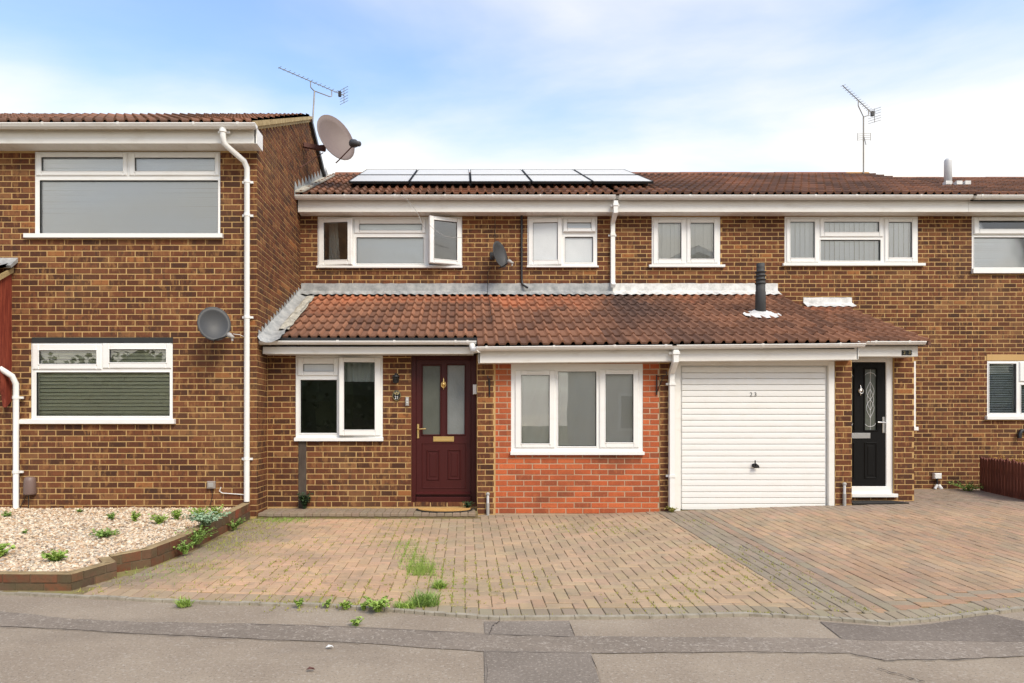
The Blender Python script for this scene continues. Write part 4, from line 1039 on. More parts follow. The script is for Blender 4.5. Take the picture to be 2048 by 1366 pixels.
b.add(vs, [(i * 4 + j, i * 4 + j + 1, (i + 1) * 4 + j + 1, (i + 1) * 4 + j) for i in range(nb) for j in range(3)]); b.build('mortar_fillet', 'mortar_bed', H2)
b = MB()
for k in range(17):
    y0 = LY + .10 + k * .14; z0 = LZ + (y0 - LY) * LS + .05
    if y0 > DM - .1: break
    b.prism([(y0, z0), (y0 + .15, z0 + .15 * LS), (y0 + .15, z0 + .04 + .15 * LS), (y0 + .02, z0 + .13)], 'x', XW + .009, XW + .013)
b.build('step_flashing', 'lead', H2)
# lead apron along the top
def apron(house, x0, x1, y, ztop, ybot, zbot, m, name='flashing'):
    n = max(4, int((x1 - x0) / .066)); b = MB(); vs = []
    for i in range(n + 1):
        xx = x0 + (x1 - x0) * i / n; wv = .014 * (i % 2) 
        vs += [(xx, y - .012, ztop + random.uniform(-.004, .004)), (xx, y - .016, zbot + (y - ybot) * .46 + .02), (xx, ybot - .03 * random.random() * (i % 2), zbot + wv)]
    b.add(vs, [(i * 3 + j, (i + 1) * 3 + j, (i + 1) * 3 + j + 1, i * 3 + j + 1) for i in range(n) for j in range(2)], smooth=False); b.build(name, m, house)
tz = LZ + (DM - LY) * LS
apron(H2, XW + .02, XB1, DM, Z(567, DM), DM - .17, tz - .17 * LS + .050, 'lead'); apron(H3, XB1, 5.10, DM, Z(567, DM), DM - .17, tz - .17 * LS + .050, 'lead_white')
downpipe(H2, [(X(1231, 10.79), 10.79, Z(402, 10.79)), (X(1231, 10.79), 10.79, Z(424, 10.79)), (X(1225.5, 11.05), 11.055, Z(445, 11.05)), (X(1225.5, 11.05), 11.055, Z(566, 11.05)), (X(1225.5, 11.05), 11.0, Z(573, 11.05))], .033, True,
         clips=[((X(1231, 10.79), 10.79, Z(410, 10.79)), .036), ((X(1225.5, 11.05), 11.055, Z(470, 11.05)), .034)])
xdp = X(1343, 9.0)
downpipe(H2, [(X(1351, 8.75), 8.75, Z(700, 8.75)), (X(1351, 8.75), 8.75, Z(722, 8.75)), (xdp, 8.995, Z(746, 9)), (xdp, 8.995, Z(1016, 9))], .033, True,
         clips=[((X(1351, 8.75), 8.75, Z(706, 8.75)), .037), ((xdp, 8.995, Z(768, 9)), .034), ((xdp, 8.995, Z(952, 9)), .034)])
# black waste pipe up the main wall
b = MB(); b.tube([(X(1043, DM), DM - .025, Z(432, DM)), (X(1043, DM), DM - .025, Z(560, DM)), (X(1045, DM), DM - .03, Z(570, DM)), (X(1054, DM), DM - .10, Z(578, DM))], .018, 8); b.build('waste_pipe', 'black_plastic', H2)
# loose cables
def cable(pts, r_, m, house, name='cable'):
    b = MB(); b.tube(pts, r_, 6); b.build(name, m, house)
cable([(X(x_, 10.7), 10.70, Z(y_, 10.7)) for x_, y_ in ((800, 390), (812, 398), (822, 408), (831, 420), (838, 432), (844, 448), (850, 458))], .0035, 'grey_plastic', H2)
cable([(X(x_, 10.75), 10.75, Z(y_, 10.75)) for x_, y_ in ((858, 449), (866, 457), (878, 466), (892, 473), (906, 475), (924, 475))], .0035, 'grey_plastic', H2)
cable([(X(990, DM), DM - .01, Z(432, DM)), (X(990, DM), DM - .012, Z(485, DM))], .004, 'black_plastic', H2)
cable([(X(981, DM), DM - .02, Z(535, DM)), (X(976, DM), DM - .02, Z(545, DM)), (X(975, DM), DM - .03, Z(566, DM))] + [(X(px_c, yy), yy, LZ + (yy - LY) * LS + .065) for yy, px_c in ((10.9, 975), (10.4, 979), (9.9, 981), (9.5, 984))], .004, 'black_plastic', H2)

# ---- house 3 (garage)
B3 = Bricks()
ops3 = [opening(w3, DM), opening(w4, DM)]
core = MB(); wall_core(core, DM, XB1, XB2, 0, SOF + .22, ops3); core.build('wall', 'mortar', H3)
def hid(zc): return (XB1, XB2)
low = [(XB1, 5.0, 0, 3.30)]
ops4 = [opening(w5, DM), opening(w6, DM), opening((1973, 708, 2192, 722), DM)]
right_wall = layout(XB1, 13, .10, SOF, ops3 + low + ops4, .2045, .0698)
B3.front(DM, [r_ for r_ in right_wall if r_[0] + r_[1] < 2 * XB2], 'brick_brown')
xa0, xa1 = X(1319.5, DG), X(1339, DG)
core = MB(); core.box(xa0, xa1, DG, DM, .0, 2.08); core.build('wall', 'mortar', H3)
B3.front(DG, layout(xa0 + .002, xa1, .04, 2.08, [], .22, .0740, shift=xa0 + .0), 'brick_brown')
xr0, xr1 = X(1670.5, DG), X(1703.5, DG)
core = MB(); core.box(xr0, xr1, DG, DM, .0, 2.10); core.build('wall', 'mortar', H3)
B3.front(DG, layout(xr0 + .001, xr1 - .001, .09, 2.10, [], .216, .0735, shift=xr0), 'brick_brown')
xq0, xq1 = X(1788.5, DP), X(1828, DP)
core = MB(); core.box(xq0, xq1, DP, DM, 0, 2.19); core.box(xr1, xq0, DP, DP + .2, 0, Z(993, DP)); core.build('wall', 'mortar', H3)
B3.front(DP, layout(xq0 + .001, xq1 - .001, .10, 2.19, [], .216, .0735, shift=xq0 - .07), 'brick_brown')
B3.front(DP, layout(xr1 + .002, xq0 - .002, .10, Z(993.5, DP), [], .216, .0735, shift=.1), 'brick_brown')
B3.side(xq1, layout(DP, DM, .10, 2.19, [], .216, .0735, shift=.02), 'brick_brown')
B3.build(H3)
window(H3, DM, w3, sashes=[((1306, 438, 1371.5, 527.5), (1316, 446, 1362, 518), 'L', 0), ((1373, 438, 1435.5, 526.5), (1380.7, 446, 1427.5, 518), 'R', 0)], sill=(1297, 529, 1448, 535))
vertical_blind((1310, 440, 1434, 527), DM, DM + .060, 15, 'blind_cream', 'cream upright-slat blind in the two-pane upstairs window')
window(H3, DM, w4, fixed=[(1641, 480, 1760.6, 521.4)], sashes=[((1572, 437, 1637.4, 524.7), (1580, 444, 1628.6, 516), 'L', 0), ((1640, 436, 1765.4, 474), (1647.6, 444, 1757.4, 464.3), 'T', 0), ((1768.3, 437, 1834, 524), (1776, 444.5, 1823, 515.3), 'R', 0)], sill=(1564, 526, 1847, 532.5))
vertical_blind((1574, 440, 1832, 525), DM, DM + .060, 26, 'blind_white', 'white upright-slat blind in the upstairs window above the black door')
# garage door
gf = (1349, 722, 1669, 1022); gl_ = (1361, 731, 1657, 1019)
o, l = pxrect(gf, DG), pxrect(gl_, DG); b = MB()
b.box(o[0], l[0], DG - .005, DG + .09, -.02, o[3], .005); b.box(l[1], o[1], DG - .005, DG + .09, .0, o[3], .005); b.box(l[0], l[1], DG - .005, DG + .09, l[3], o[3] + .04, .005); b.build('garage_frame', 'upvc_dirty', H3)
g_ = empty('garage_door', ((l[0] + l[1]) / 2, DG, l[2])); 
bpy.data.objects.remove(g_)
b = MB(); b.box(l[0] + .004, l[1] - .004, DG + .045, DG + .07, l[2], l[3] - .004); GD = b.build('garage_door', 'garage_white', H3)
nr = 24; zz0, zz1 = .085, l[3] - .012
rb = MB(); hgt = (zz1 - zz0) / nr
rb.prism([(DG + .046, 0), (DG + .030, .001), (DG + .0265, .006), (DG + .026, hgt * .5), (DG + .0275, hgt - .012), (DG + .033, hgt - .006), (DG + .046, hgt - .004)], 'x', l[0] + .03, l[1] - .03)
rme, ro = rb.mesh('door_rib', 'garage_white', ((l[0] + l[1]) / 2, DG + .035, 0))
for k in range(nr):
    ob = bpy.data.objects.new('door_rib', rme); place(ob, ((l[0] + l[1]) / 2, DG + .035, zz0 + k * hgt), GD)
b = MB(); c = Vector((X(1509, DG), DG + .022, Z(931, DG))); b.lathe([(0, 0), (.028, 0), (.024, .012), (.012, .02), (.012, .04), (0, .045)], c, (0, -1, 0), 14)
b.box(c.x - .006, c.x + .006, c.y - .05, c.y - .036, c.z - .005, c.z + .07); b.prism([(c.x - .02, c.z - .03), (c.x + .055, c.z - .028), (c.x + .05, c.z - .002), (c.x + .01, c.z + .03), (c.x - .012, c.z + .012)], 'y', c.y - .05, c.y - .034); b.build('garage_handle', 'black_metal', GD)
text_mesh('house_number', '2 3', .075, (X(1508, DG), DG + .0225, Z(789, DG)), 'black_print', GD, .0008)
eaves(H3, xm + .002, xg1, 8.82, 2.02 + GSH * (xm - xg0), 2.18 + GSH * (xm - xg0), 8.75, 2.222 + GSH * (xm - xg0), DG, sh=GSH, brackets=(1523, 1677), rad=.05)
b = MB(); b.prism([(8.82, 2.07), (DP, 2.07), (DP, 2.22), (8.82, 2.22)], 'x', xg1 - .016, xg1 + .006); b.build('eaves_box_end', 'upvc', H3)
# porch roof
PY_, PZ_, PS = 9.0, 2.300, .392
lean_tiles(H3, 5.10, 6.16, PY_, PZ_, PS, 8, (DM - .03 - PY_) / math.cos(math.atan(PS)) / 8 * .995)
slab(H3, 5.06, 6.14, PY_ + .08, PZ_ + .02, DM, PZ_ + (DM - PY_) * PS - .02, .05, 'black_plastic', 'roof_deck')
b = MB(); b.prism([(PY_, PZ_ - .03), (DM, PZ_ + (DM - PY_) * PS - .04), (DM, PZ_ + (DM - PY_) * PS), (PY_, PZ_ + .02)], 'x', 6.13, 6.165); b.build('verge', 'tile', H3)
apron(H3, X(1606, DM), X(1703, DM), DM, Z(595, DM), DM - .15, PZ_ + (DM - PY_ - .15) * PS + .05, 'lead_white')
b = MB()
eaves(H3, xg1 + .01, X(1836, 9.12), 9.12, Z(713, 9.12), Z(692, 9.12), 9.04, Z(683, 9.04), DP, brackets=(1748, 1815), rad=.046)
# number plates on the fascia
for i, ch in enumerate('23'):
    px = 1808 + i * 10.3; b = MB(); q = pxrect((px - 4.8, 700.5, px + 4.8, 710.5), 9.12); b.box(q[0], q[1], 9.112, 9.12, q[2], q[3], .002); pl = b.build('number_plate', 'plaque', H3)
    text_mesh('digit', ch, .062, ((q[0] + q[1]) / 2, 9.1105, (q[2] + q[3]) / 2), 'gold_print', pl, .0006)
# black door
D3, yl3 = panel_door(H3, DP, (1652, 714.5, 1788.4, 993), (1668, 723.6, 1775, 973), 'upvc', 'door_black', [(1688, 738, 1711, 860), (1733.7, 738, 1756.8, 860)], [(1687, 885, 1713, 958), (1732, 885, 1758, 958)], 'front_door', ['glass_door', 'glass_door'])
b = MB(); q = pxrect((1700, 987, 1792, 994), DP); b.box(q[0], q[1], DP - .05, DP + .03, q[2], q[3], .004); b.build('threshold', 'upvc', D3)
q = pxrect((1705, 866, 1744, 877), DP); b = MB(); b.box(q[0], q[1], yl3 - .012, yl3, q[2], q[3], .004); b.build('letter_plate', 'chrome', D3)
handle(D3, 1770.6, 834, 866, 845, DP, yl3, 'chrome', -1); knocker(D3, 1724, 781, DP, yl3, 'chrome', .034)
for cx in (1699.5, 1745.2):                 # leaded curves in the glass
    b = MB(); y = yl3 + .012; qx, w_ = X(cx, DP), .075
    def S(t0, t1, f_, n=14): b.tube([(qx + f_(t0 + (t1 - t0) * k / n) * w_, y, Z(738 + 122 * (t0 + (t1 - t0) * k / n), DP)) for k in range(n + 1)], .0035, 5)
    S(.0, 1, lambda t: 0)
    for sg in (-1, 1):
        S(.2, .8, lambda t: sg * .95 * math.sin((t - .2) / .6 * math.pi * 2) * (.55 + .3 * math.cos((t - .5) * 6)))
        S(.32, .68, lambda t: sg * .6 * math.sin((t - .32) / .36 * math.pi))
    b.tube([(qx + w_ * math.cos(t), y, Z(752, DP) + .05 * math.sin(t)) for t in [k * math.pi / 10 for k in range(11)]], .0045, 5)
    b.tube([(qx + w_ * math.cos(t), y, Z(846, DP) - .05 * math.sin(t)) for t in [k * math.pi / 10 for k in range(11)]], .0045, 5)
    b.build('leading', 'pipe_grey', D3)
# side window of the porch, seen edge on
b = MB(); q = pxrect((1828.5, 721.5, 1839, 858), DP); b.box(xq1 + .002, xq1 + .06, DP + .05, DP + .9, Z(858, DP), Z(722, DP), .004); sw = b.build('window', 'upvc', H3)
b = MB(); b.box(xq1 + .002, xq1 + .085, DP + .03, DP + .92, Z(861, DP), Z(854, DP), .003); b.build('sill', 'upvc', sw)
# flue through the lean-to
fx, fy = X(1521, 9.9), 9.9; fz = LZ + (fy - LY) * LS
b = MB(); zt = Z(527, fy); pr = [(0, fz - .1), (.072, fz - .1), (.072, zt - .42), (.066, zt - .40), (.066, zt - .30)]
for k in range(4):
    z_ = zt - .30 + k * .055; pr += [(.066, z_), (.078, z_ + .004), (.078, z_ + .012), (.064 - k * .003, z_ + .018)]
pr += [(.056, zt - .07), (.056, zt), (.045, zt), (.045, zt - .1), (0, zt - .1)]
b.lathe([(r_, z_) for r_, z_ in pr], (fx, fy, 0), (0, 0, 1), 20); fl = b.build('flue_pipe', 'flue_black', H3)
b = MB(); vs = []; n = 22
for ring_, (ru, rl) in enumerate(((.08, .08), (.17, .13), (.27, .19))):
    for k in range(n):
        t = 2 * math.pi * k / n; uu, ll = ru * math.cos(t), rl * math.sin(t) - .03 * ring_
        dz = (.11, .072, .062 + .006 * (k % 2))[ring_]
        vs.append((fx + uu, fy + ll * lca, fz + ll * lsa + dz))
b.add(vs, [(r_ * n + k, r_ * n + (k + 1) % n, (r_ + 1) * n + (k + 1) % n, (r_ + 1) * n + k) for r_ in range(2) for k in range(n)]); b.build('flue_flashing', 'lead_white', fl)

# ---- house 4 (right)
B4 = Bricks()
core = MB(); wall_core(core, DM, XB2, 13, 0, SOF + .22, ops4); core.build('wall', 'mortar', H4)
B4.front(DM, [r_ for r_ in right_wall if r_[0] + r_[1] >= 2 * XB2], 'brick_brown'); B4.build(H4)
b = MB(); q = pxrect((1973, 709, 2192, 721.5), DM); b.box(q[0], q[1], DM - .008, DM + .1, q[2], q[3], .003); b.build('lintel', 'mortar', H4)
window(H4, DM, w5, fixed=[(1948, 475, 2207, 535)], sashes=[((1946, 435, 2210, 469), (1956, 442, 2200, 459), 'T', 4)], sill=(1942, 537, 2220, 547.5), vents=[(1990, 436.5, 2033, 439)])
venetian((1946, 438, 2210, 538), DM, DM + .060, 24, 'blind_white', 'pale slatted blind in the rightmost upstairs window', tilt=62, wdt=.036)
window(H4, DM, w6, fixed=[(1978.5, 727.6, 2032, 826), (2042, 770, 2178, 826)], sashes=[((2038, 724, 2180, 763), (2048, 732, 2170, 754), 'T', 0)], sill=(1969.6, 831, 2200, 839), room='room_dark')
venetian((1977, 725, 2185, 828), DM, DM + .060, 21, 'blind_white', 'white slatted blind half open in the window above the low fence', tilt=48, wdt=.036)
# roof vent of house 4
vx_, vy_ = X(1896, 12.2), 12.2; vz_ = UZ - .03 + (vy_ - UY) * (US - .025)
b = MB(); zt = Z(316, vy_); b.lathe([(0, vz_), (.062, vz_), (.062, zt - .06)] + [(.062 * math.cos(t), zt - .06 + .06 * math.sin(t)) for t in [k * math.pi / 12 for k in range(1, 7)]], (vx_, vy_, 0), (0, 0, 1), 18); vp = b.build('vent_pipe', 'pipe_grey', H4)
b = MB(); b.lathe([(.068, vz_), (.068, vz_ + .09), (.064, vz_ + .09)], (vx_, vy_, 0), (0, 0, 1), 18); b.build('pipe_collar', 'grey_plastic', vp)
for dx in (-.14, .05, .2):
    b = MB(); b.prism([(vx_ + dx - .05, vy_ - .22), (vx_ + dx + .05, vy_ - .22), (vx_ + dx + .03, vy_ - .10), (vx_ + dx - .03, vy_ - .10)], 'z', vz_ - .02, vz_ + .045); b.build('vent_flashing', 'lead_white', vp)
# black bent waste pipe at right
b = MB(); b.tube([(X(2034, DM), DM - .05, Z(876, DM)), (X(2034, DM), DM - .05, Z(868, DM)), (X(2038, DM), DM - .05, Z(861, DM)), (X(2120, DM), DM - .05, Z(858, DM))], .03, 10); b.build('waste_pipe', 'black_plastic', H4)

# rear walls close the houses
for (h, a_, e_, y_, z_) in ((H1, -8, XW - .23, 14.7, 5.0), (H2, XW + .01, XB1 - .01, 16.3, 4.75), (H3, XB1 + .01, XB2 - .01, 16.3, 4.75), (H4, XB2 + .03, 13, 16.3, 4.65)):
    b = MB(); b.box(a_, e_, y_, y_ + .2, -.1, z_); b.build('rear_wall', 'mortar', h)
# ================================================================== THINGS ON THE HOUSES
# solar panels: two rows of five
ang = math.atan(US)
order = ['leftmost', 'second from left', 'middle', 'second from right', 'rightmost']
def roofpt(x, y, up): return Vector((x, y - up * math.sin(ang), UZ + (y - UY) * US + up * math.cos(ang)))
ya, yb = 11.36, 13.52
pw_ = (X(1302, 11.5) - X(700, 11.5)) / 5
sl = math.hypot(yb - ya, (yb - ya) * US) / 2
frame_me = cell_me = None
for row in range(2):
    for k in range(5):
        base = roofpt(X(700, 11.5) + (k + .5) * pw_, ya + row * (yb - ya) / 2, .13)
        t = empty('solar_panel', base); t.rotation_euler = (ang, 0, 0)
        tag(t, f'{order[k]} dark solar panel of the {"upper" if row else "lower"} row on the roof', 'solar panel', 'solar panels on the main roof')
        hw, hl = pw_ / 2 - .010, sl - .09
        if frame_me is None:
            b = MB()
            for (a_, e_, c_, g_) in ((-hw, -hw + .012, 0, hl), (hw - .012, hw, 0, hl), (-hw + .012, hw - .012, 0, .012), (-hw + .012, hw - .012, hl - .012, hl)): b.prism([(a_, c_), (e_, c_), (e_, g_), (a_, g_)], 'z', -.035, .004)
            frame_me, _ = b.mesh('panel_frame', 'black_metal', (0, 0, 0))
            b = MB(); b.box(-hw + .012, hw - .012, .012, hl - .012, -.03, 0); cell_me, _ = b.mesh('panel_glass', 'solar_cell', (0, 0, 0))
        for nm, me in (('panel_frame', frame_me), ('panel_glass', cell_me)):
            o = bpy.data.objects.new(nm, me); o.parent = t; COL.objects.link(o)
b = MB()
for (yy) in (ya + .25, ya + .8, ya + 1.35, ya + 1.9):
    p0, p1 = roofpt(X(704, 11.5), yy, .05), roofpt(X(1298, 11.5), yy, .05); b.tube([p0, p1], .025, square=True)
b.build('mounting_rails', 'black_metal', None, 'dark mounting rails under the solar panels on the roof', 'rail')

def dish(name, centre, n, rx, ry, m, label, wall, hs=1.0, lnb=None, lm='grey_plastic', am='black_plastic'):
    n = Vector(n).normalized(); up = (Vector((0, 0, 1)) - n * n.z).normalized(); rt = up.cross(n).normalized(); c = Vector(centre)
    t = empty(name, c); tag(t, label, 'satellite dish', 'satellite dishes')
    b = MB(); vs = []; seg, rg = 28, 5
    for thick in (0, .008):
        for r_ in range(rg + 1):
            for k in range(seg):
                a_ = 2 * math.pi * k / seg; f_ = max(r_ / rg, .002)
                vs.append(c + rt * (rx * f_ * math.cos(a_)) + up * (ry * f_ * math.sin(a_)) + n * (.10 * min(rx, ry) / .3 * f_ * f_ - thick))
    o2 = (rg + 1) * seg; fs = []
    for r_ in range(rg):
        for k in range(seg):
            k2 = (k + 1) % seg
            fs.append((r_ * seg + k, r_ * seg + k2, (r_ + 1) * seg + k2, (r_ + 1) * seg + k)); fs.append((o2 + (r_ + 1) * seg + k, o2 + (r_ + 1) * seg + k2, o2 + r_ * seg + k2, o2 + r_ * seg + k))
    fs += [(rg * seg + k, rg * seg + (k + 1) % seg, o2 + rg * seg + (k + 1) % seg, o2 + rg * seg + k) for k in range(seg)]
    b.add(vs, fs, smooth=True); b.build('reflector', m, t)
    foot = c - up * ry * .97 + n * .04; head = Vector(lnb) if lnb else c + n * rx * 1.5 - up * ry * .4
    b = MB(); b.tube([foot - n * .05, foot + n * .03, head], .010, 8); b.build('feed_arm', am, t)
    b = MB(); dr = (c - head).normalized(); b.lathe([(0, -.05 * hs), (.02 * hs, -.05 * hs), (.022 * hs, 0), (.032 * hs, .012 * hs), (.032 * hs, .05 * hs), (.0, .055 * hs)], head - dr * .02, dr, 14); b.tube([head - dr * .05, head - dr * .05 - Vector((0, 0, .05))], .013, 8); b.build('feed_horn', lm, t)
    b = MB(); bk = c - n * .03; b.tube([bk, bk - n * .05 - up * .02, Vector(wall)], .018, 8); w_ = Vector(wall); b.box(w_.x - .04, w_.x + .04, w_.y - .01, w_.y + .01, w_.z - .06, w_.z + .06); b.build('wall_bracket', am, t)
    return t
dish('satellite_dish', (X(427, 8.55), 8.55, Z(651, 8.55)), (.42, -.82, .22), .20, .225, 'dish_grey', 'grey satellite dish above the lower window of the forward house', (X(430, DW), DW - .01, Z(655, DW)), lnb=(X(460, 8.35), 8.35, Z(671, 8.35)))
dish('satellite_dish', (X(994, 10.85), 10.85, Z(511, 10.85)), (.80, -.58, .18), .20, .215, 'dish_grey', 'small dark satellite dish on the wall between the upstairs windows', (X(985, DM), DM - .01, Z(512, DM)), lnb=(X(1019, 10.75), 10.68, Z(524, 10.7)))
dp = dish('satellite_dish', (X(664, 11.3), 11.3, Z(283, 11.3)), (.72, -.66, .30), .37, .41, 'dish_pink', 'large faded pink satellite dish on the gable of the forward house', (XW + .02, 11.45, Z(292, 11.4)), lnb=(X(710, 10.85), 10.85, Z(287, 10.85)), lm='dish_grey', am='rust', hs=2.0)
b = MB(); b.tube([(XW + .03, 11.2, Z(290, 11.2)), (X(650, 11.3), 11.35, Z(296, 11.3))], .035, 8, square=True); b.tube([(XW + .03, 11.0, Z(335, 11.0)), (X(645, 11.3), 11.35, Z(303, 11.3))], .008, 6); b.build('gable_bracket', 'rust', dp)

def aerial(base, top, e0, e1, label, extra=False, nel=15):
    t = empty('tv_aerial', base); tag(t, label, 'aerial', 'television aerials'); e0, e1, top = Vector(e0), Vector(e1), Vector(top)
    b = MB(); b.tube([base, top], .014, 8); b.build('mast', 'steel', t)
    b = MB(); b.tube([e0, e1], .0075, 6); b.build('boom', 'steel', t)
    dv = (e1 - e0); pd = dv.cross(Vector((0, 0, 1))).normalized()
    for k in range(nel):
        p = e0 + dv * (k + .3) / (nel + .2); L = .045 + .01 * k / nel
        b = MB(); b.tube([p - pd * L + Vector((0, 0, .012)), p + pd * L + Vector((0, 0, .012))], .004, 5); b.build('director', 'steel', t)
    b = MB()
    for s_ in (-1, 1):
        for k in range(3): b.tube([e1 + Vector((0, 0, s_ * (.03 + .05 * k))) - pd * .12, e1 + Vector((0, 0, s_ * (.03 + .05 * k))) + pd * .12], .004, 5)
    b.tube([e1 - Vector((0, 0, .14)), e1 + Vector((0, 0, .14))], .006, 5); b.build('reflector', 'steel', t)
    b = MB(); p = e0 + dv * .93; b.box(p.x - .025, p.x + .025, p.y - .025, p.y + .025, p.z - .05, p.z + .04); b.build('dipole', 'black_plastic', t)
    b = MB(); q0, q1 = e0 + dv * .47, e0 + dv * .80; dn = Vector((0, 0, -.13)); m_ = (q0 + q1) / 2 + dn
    b.tube([q0, q0 + dn * .8, q0 + dn + dv * .03, top, q1 + dn - dv * .03, q1 + dn * .8, q1], .009, 6); b.build('cradle', 'steel', t)
    return t
aerial((X(623, 11.9), 11.95, Z(262, 11.95)), (X(629, 12.0), 12.0, Z(182, 12.0)), (X(557, 11.45), 11.45, Z(135, 11.45)), (X(688, 12.45), 12.45, Z(191, 12.45)), 'television aerial on the gable of the forward house, pointing left')
ab = (X(1727, 13.55), 13.55, RZ - .1)
ta = aerial(ab, (X(1727, 13.55), 13.55, Z(234, 13.55)), (X(1685, 12.7), 12.7, Z(171, 12.7)), (X(1749, 13.8), 13.8, Z(231, 13.8)), 'tall television aerial on the ridge near the white roof vent')
b = MB(); c = Vector((X(1727, 13.5), 13.48, Z(275, 13.5)))
for k in range(4): b.tube([c + Vector((-.13, 0, -.06 + .04 * k)), c + Vector((.13, 0, -.04 + .04 * k))], .004, 5)
for s_ in (-.13, .13): b.tube([c + Vector((s_, 0, -.07)), c + Vector((s_, 0, .08))], .005, 5)
b.tube([c, c + Vector((-.14, -.3, -.27))], .008, 6); b.build('small_aerial', 'steel', ta)

# lantern, plaque, bell, hooks, boxes
lx, lz = X(793, DE), Z(756, DE); t = empty('wall_lantern', (lx, DE, lz)); tag(t, 'black wall lantern above the house number plaque', 'lantern')
b = MB(); b.box(lx - .02, lx + .02, DE - .02, DE - .008, lz - .03, lz + .06, .004); b.tube([(lx, DE - .015, lz + .03), (lx, DE - .05, lz + .06), (lx, DE - .08, lz + .045)], .008, 6); b.build('arm', 'black_metal', t)
b = MB(); b.lathe([(.0, .065), (.012, .06), (.014, .045), (.035, .035), (.052, .012), (.05, .008)], (lx, DE - .085, lz), (0, 0, 1), 12); b.build('cap', 'black_metal', t)
b = MB(); b.lathe([(.042, .008), (.034, -.06), (.03, -.065), (0, -.075)], (lx, DE - .085, lz), (0, 0, 1), 8, False); b.build('shade', 'plaque', t)
b = MB()
for k in range(6):
    a_ = k * math.pi / 3; b.tube([(lx + .044 * math.cos(a_), DE - .085 + .044 * math.sin(a_), lz + .01), (lx + .034 * math.cos(a_), DE - .085 + .034 * math.sin(a_), lz - .065)], .004, 4)
b.lathe([(.036, -.06), (.037, -.068), (.0, -.085)], (lx, DE - .085, lz), (0, 0, 1), 12); b.build('cage', 'black_metal', t)
cx, cz = X(793.5, DE), Z(791, DE); t = empty('house_number_plaque', (cx, DE, cz)); tag(t, 'oval black house number plaque reading 21 under the lantern', 'plaque')
b = MB(); b.lathe([(0, .016), (.052, .016), (.058, .012), (.058, .0)], (cx, DE - .006, cz), (0, -1, 0), 28); b.v = [(cx + (v[0] - cx), v[1], cz + (v[2] - cz) * 1.3) for v in b.v]; b.build('plate', 'plaque', t)
b = MB(); b.tube([(cx + .053 * math.cos(k * math.pi / 14), DE - .0225, cz + .069 * math.sin(k * math.pi / 14)) for k in range(29)], .0025, 5); b.build('rim', 'gold_print', t)
text_mesh('digits', '21', .058, (cx, DE - .0235, cz - .030), 'white_print', t, .0008)
b = MB()
for (dx, dz, r_) in ((-.024, .030, .011), (0, .040, .012), (.024, .030, .011), (-.012, .018, .009), (.014, .017, .009)): b.lathe([(0, .004), (r_ * .6, .003), (r_, 0)], (cx + dx, DE - .022, cz + dz), (0, -1, 0), 10)
b.build('flower_motif', 'gold_print', t)
q = pxrect((811, 794, 818, 812), DE); t = empty('doorbell', ((q[0] + q[1]) / 2, DE, q[2])); tag(t, 'small grey doorbell push on the bricks left of the burgundy door', 'doorbell')
b = MB(); b.box(q[0], q[1], DE - .03, DE - .007, q[2], q[3], .008); b.build('casing', 'grey_plastic', t)
b = MB(); b.lathe([(0, .006), (.009, .005), (.011, 0)], ((q[0] + q[1]) / 2, DE - .03, (q[2] + q[3]) / 2 - .02), (0, -1, 0), 12); b.box((q[0] + q[1]) / 2 - .008, (q[0] + q[1]) / 2 + .008, DE - .0315, DE - .029, q[3] - .05, q[3] - .02); b.build('button', 'pipe_grey', t)
q = pxrect((946, 769, 953.5, 788.5), DE - .05); b = MB(); b.box(q[0], q[1], DE - .05, DE + .028, q[2], q[3], .006); b.build('sensor_box', 'upvc', None, 'small white box fixed to the right jamb of the burgundy door', 'box')
def hook(px, py0, py1, d, label, turn):
    x_, z0, z1 = X(px, d), Z(py0, d), Z(py1, d); b = MB(); b.box(x_ - .008, x_ + .008, d - .018, d - .008, z1, z0, .003)
    out = Vector((math.sin(R(turn)) * .22, -math.cos(R(turn)) * .22, 0)); p = Vector((x_, d - .014, z0 - .02)); q_ = Vector((x_, d - .014, z1 + .03))
    b.tube([p, p + out * .9, p + out + Vector((0, 0, .03)), p + out * .9 + Vector((0, 0, .045))], .006, 6); b.tube([q_, q_ + (p + out * .6 - q_) * .5 + Vector((0, 0, -.01)), p + out * .7], .005, 6)
    b.build('basket_bracket', 'black_metal', None, label, 'bracket', 'hanging basket brackets')
hook(979, 757, 794, DG, 'black hanging basket bracket between the burgundy door and the orange bricks', -8)
hook(1313, 750, 790, DG, 'black hanging basket bracket on the orange bricks beside the garage', 20)
# doormat
b = MB(); mx, my, mz = X(888, 8.9), 9.04, .086
def halfoval(a_, c_, n=20): return [(mx + a_ * math.cos(math.pi + math.pi * k / n), my + c_ * math.sin(math.pi + math.pi * k / n)) for k in range(n + 1)]
t = empty('doormat', (mx, my, mz)); tag(t, 'orange half-oval coir doormat with black rim before the burgundy door', 'doormat')
b.prism(halfoval(.375, .27) + [(mx + .375, my + .05), (mx - .375, my + .05)], 'z', mz, mz + .014); b.build('rim', 'rubber', t)
b = MB(); b.prism(halfoval(.35, .245) + [(mx + .35, my + .04), (mx - .35, my + .04)], 'z', mz + .004, mz + .024); b.build('coir_pad', 'coir', t)
b = MB(); q = (xr1 + .02, X(1795, 9.2)); b.prism([(q[0], 9.05), (q[1] + .12, 9.14), (q[1] + .02, 9.38), (q[0], 9.38)], 'z', .160, .175); b.build('doormat', 'rubber', None, 'flat black rubber mat before the black front door', 'doormat')
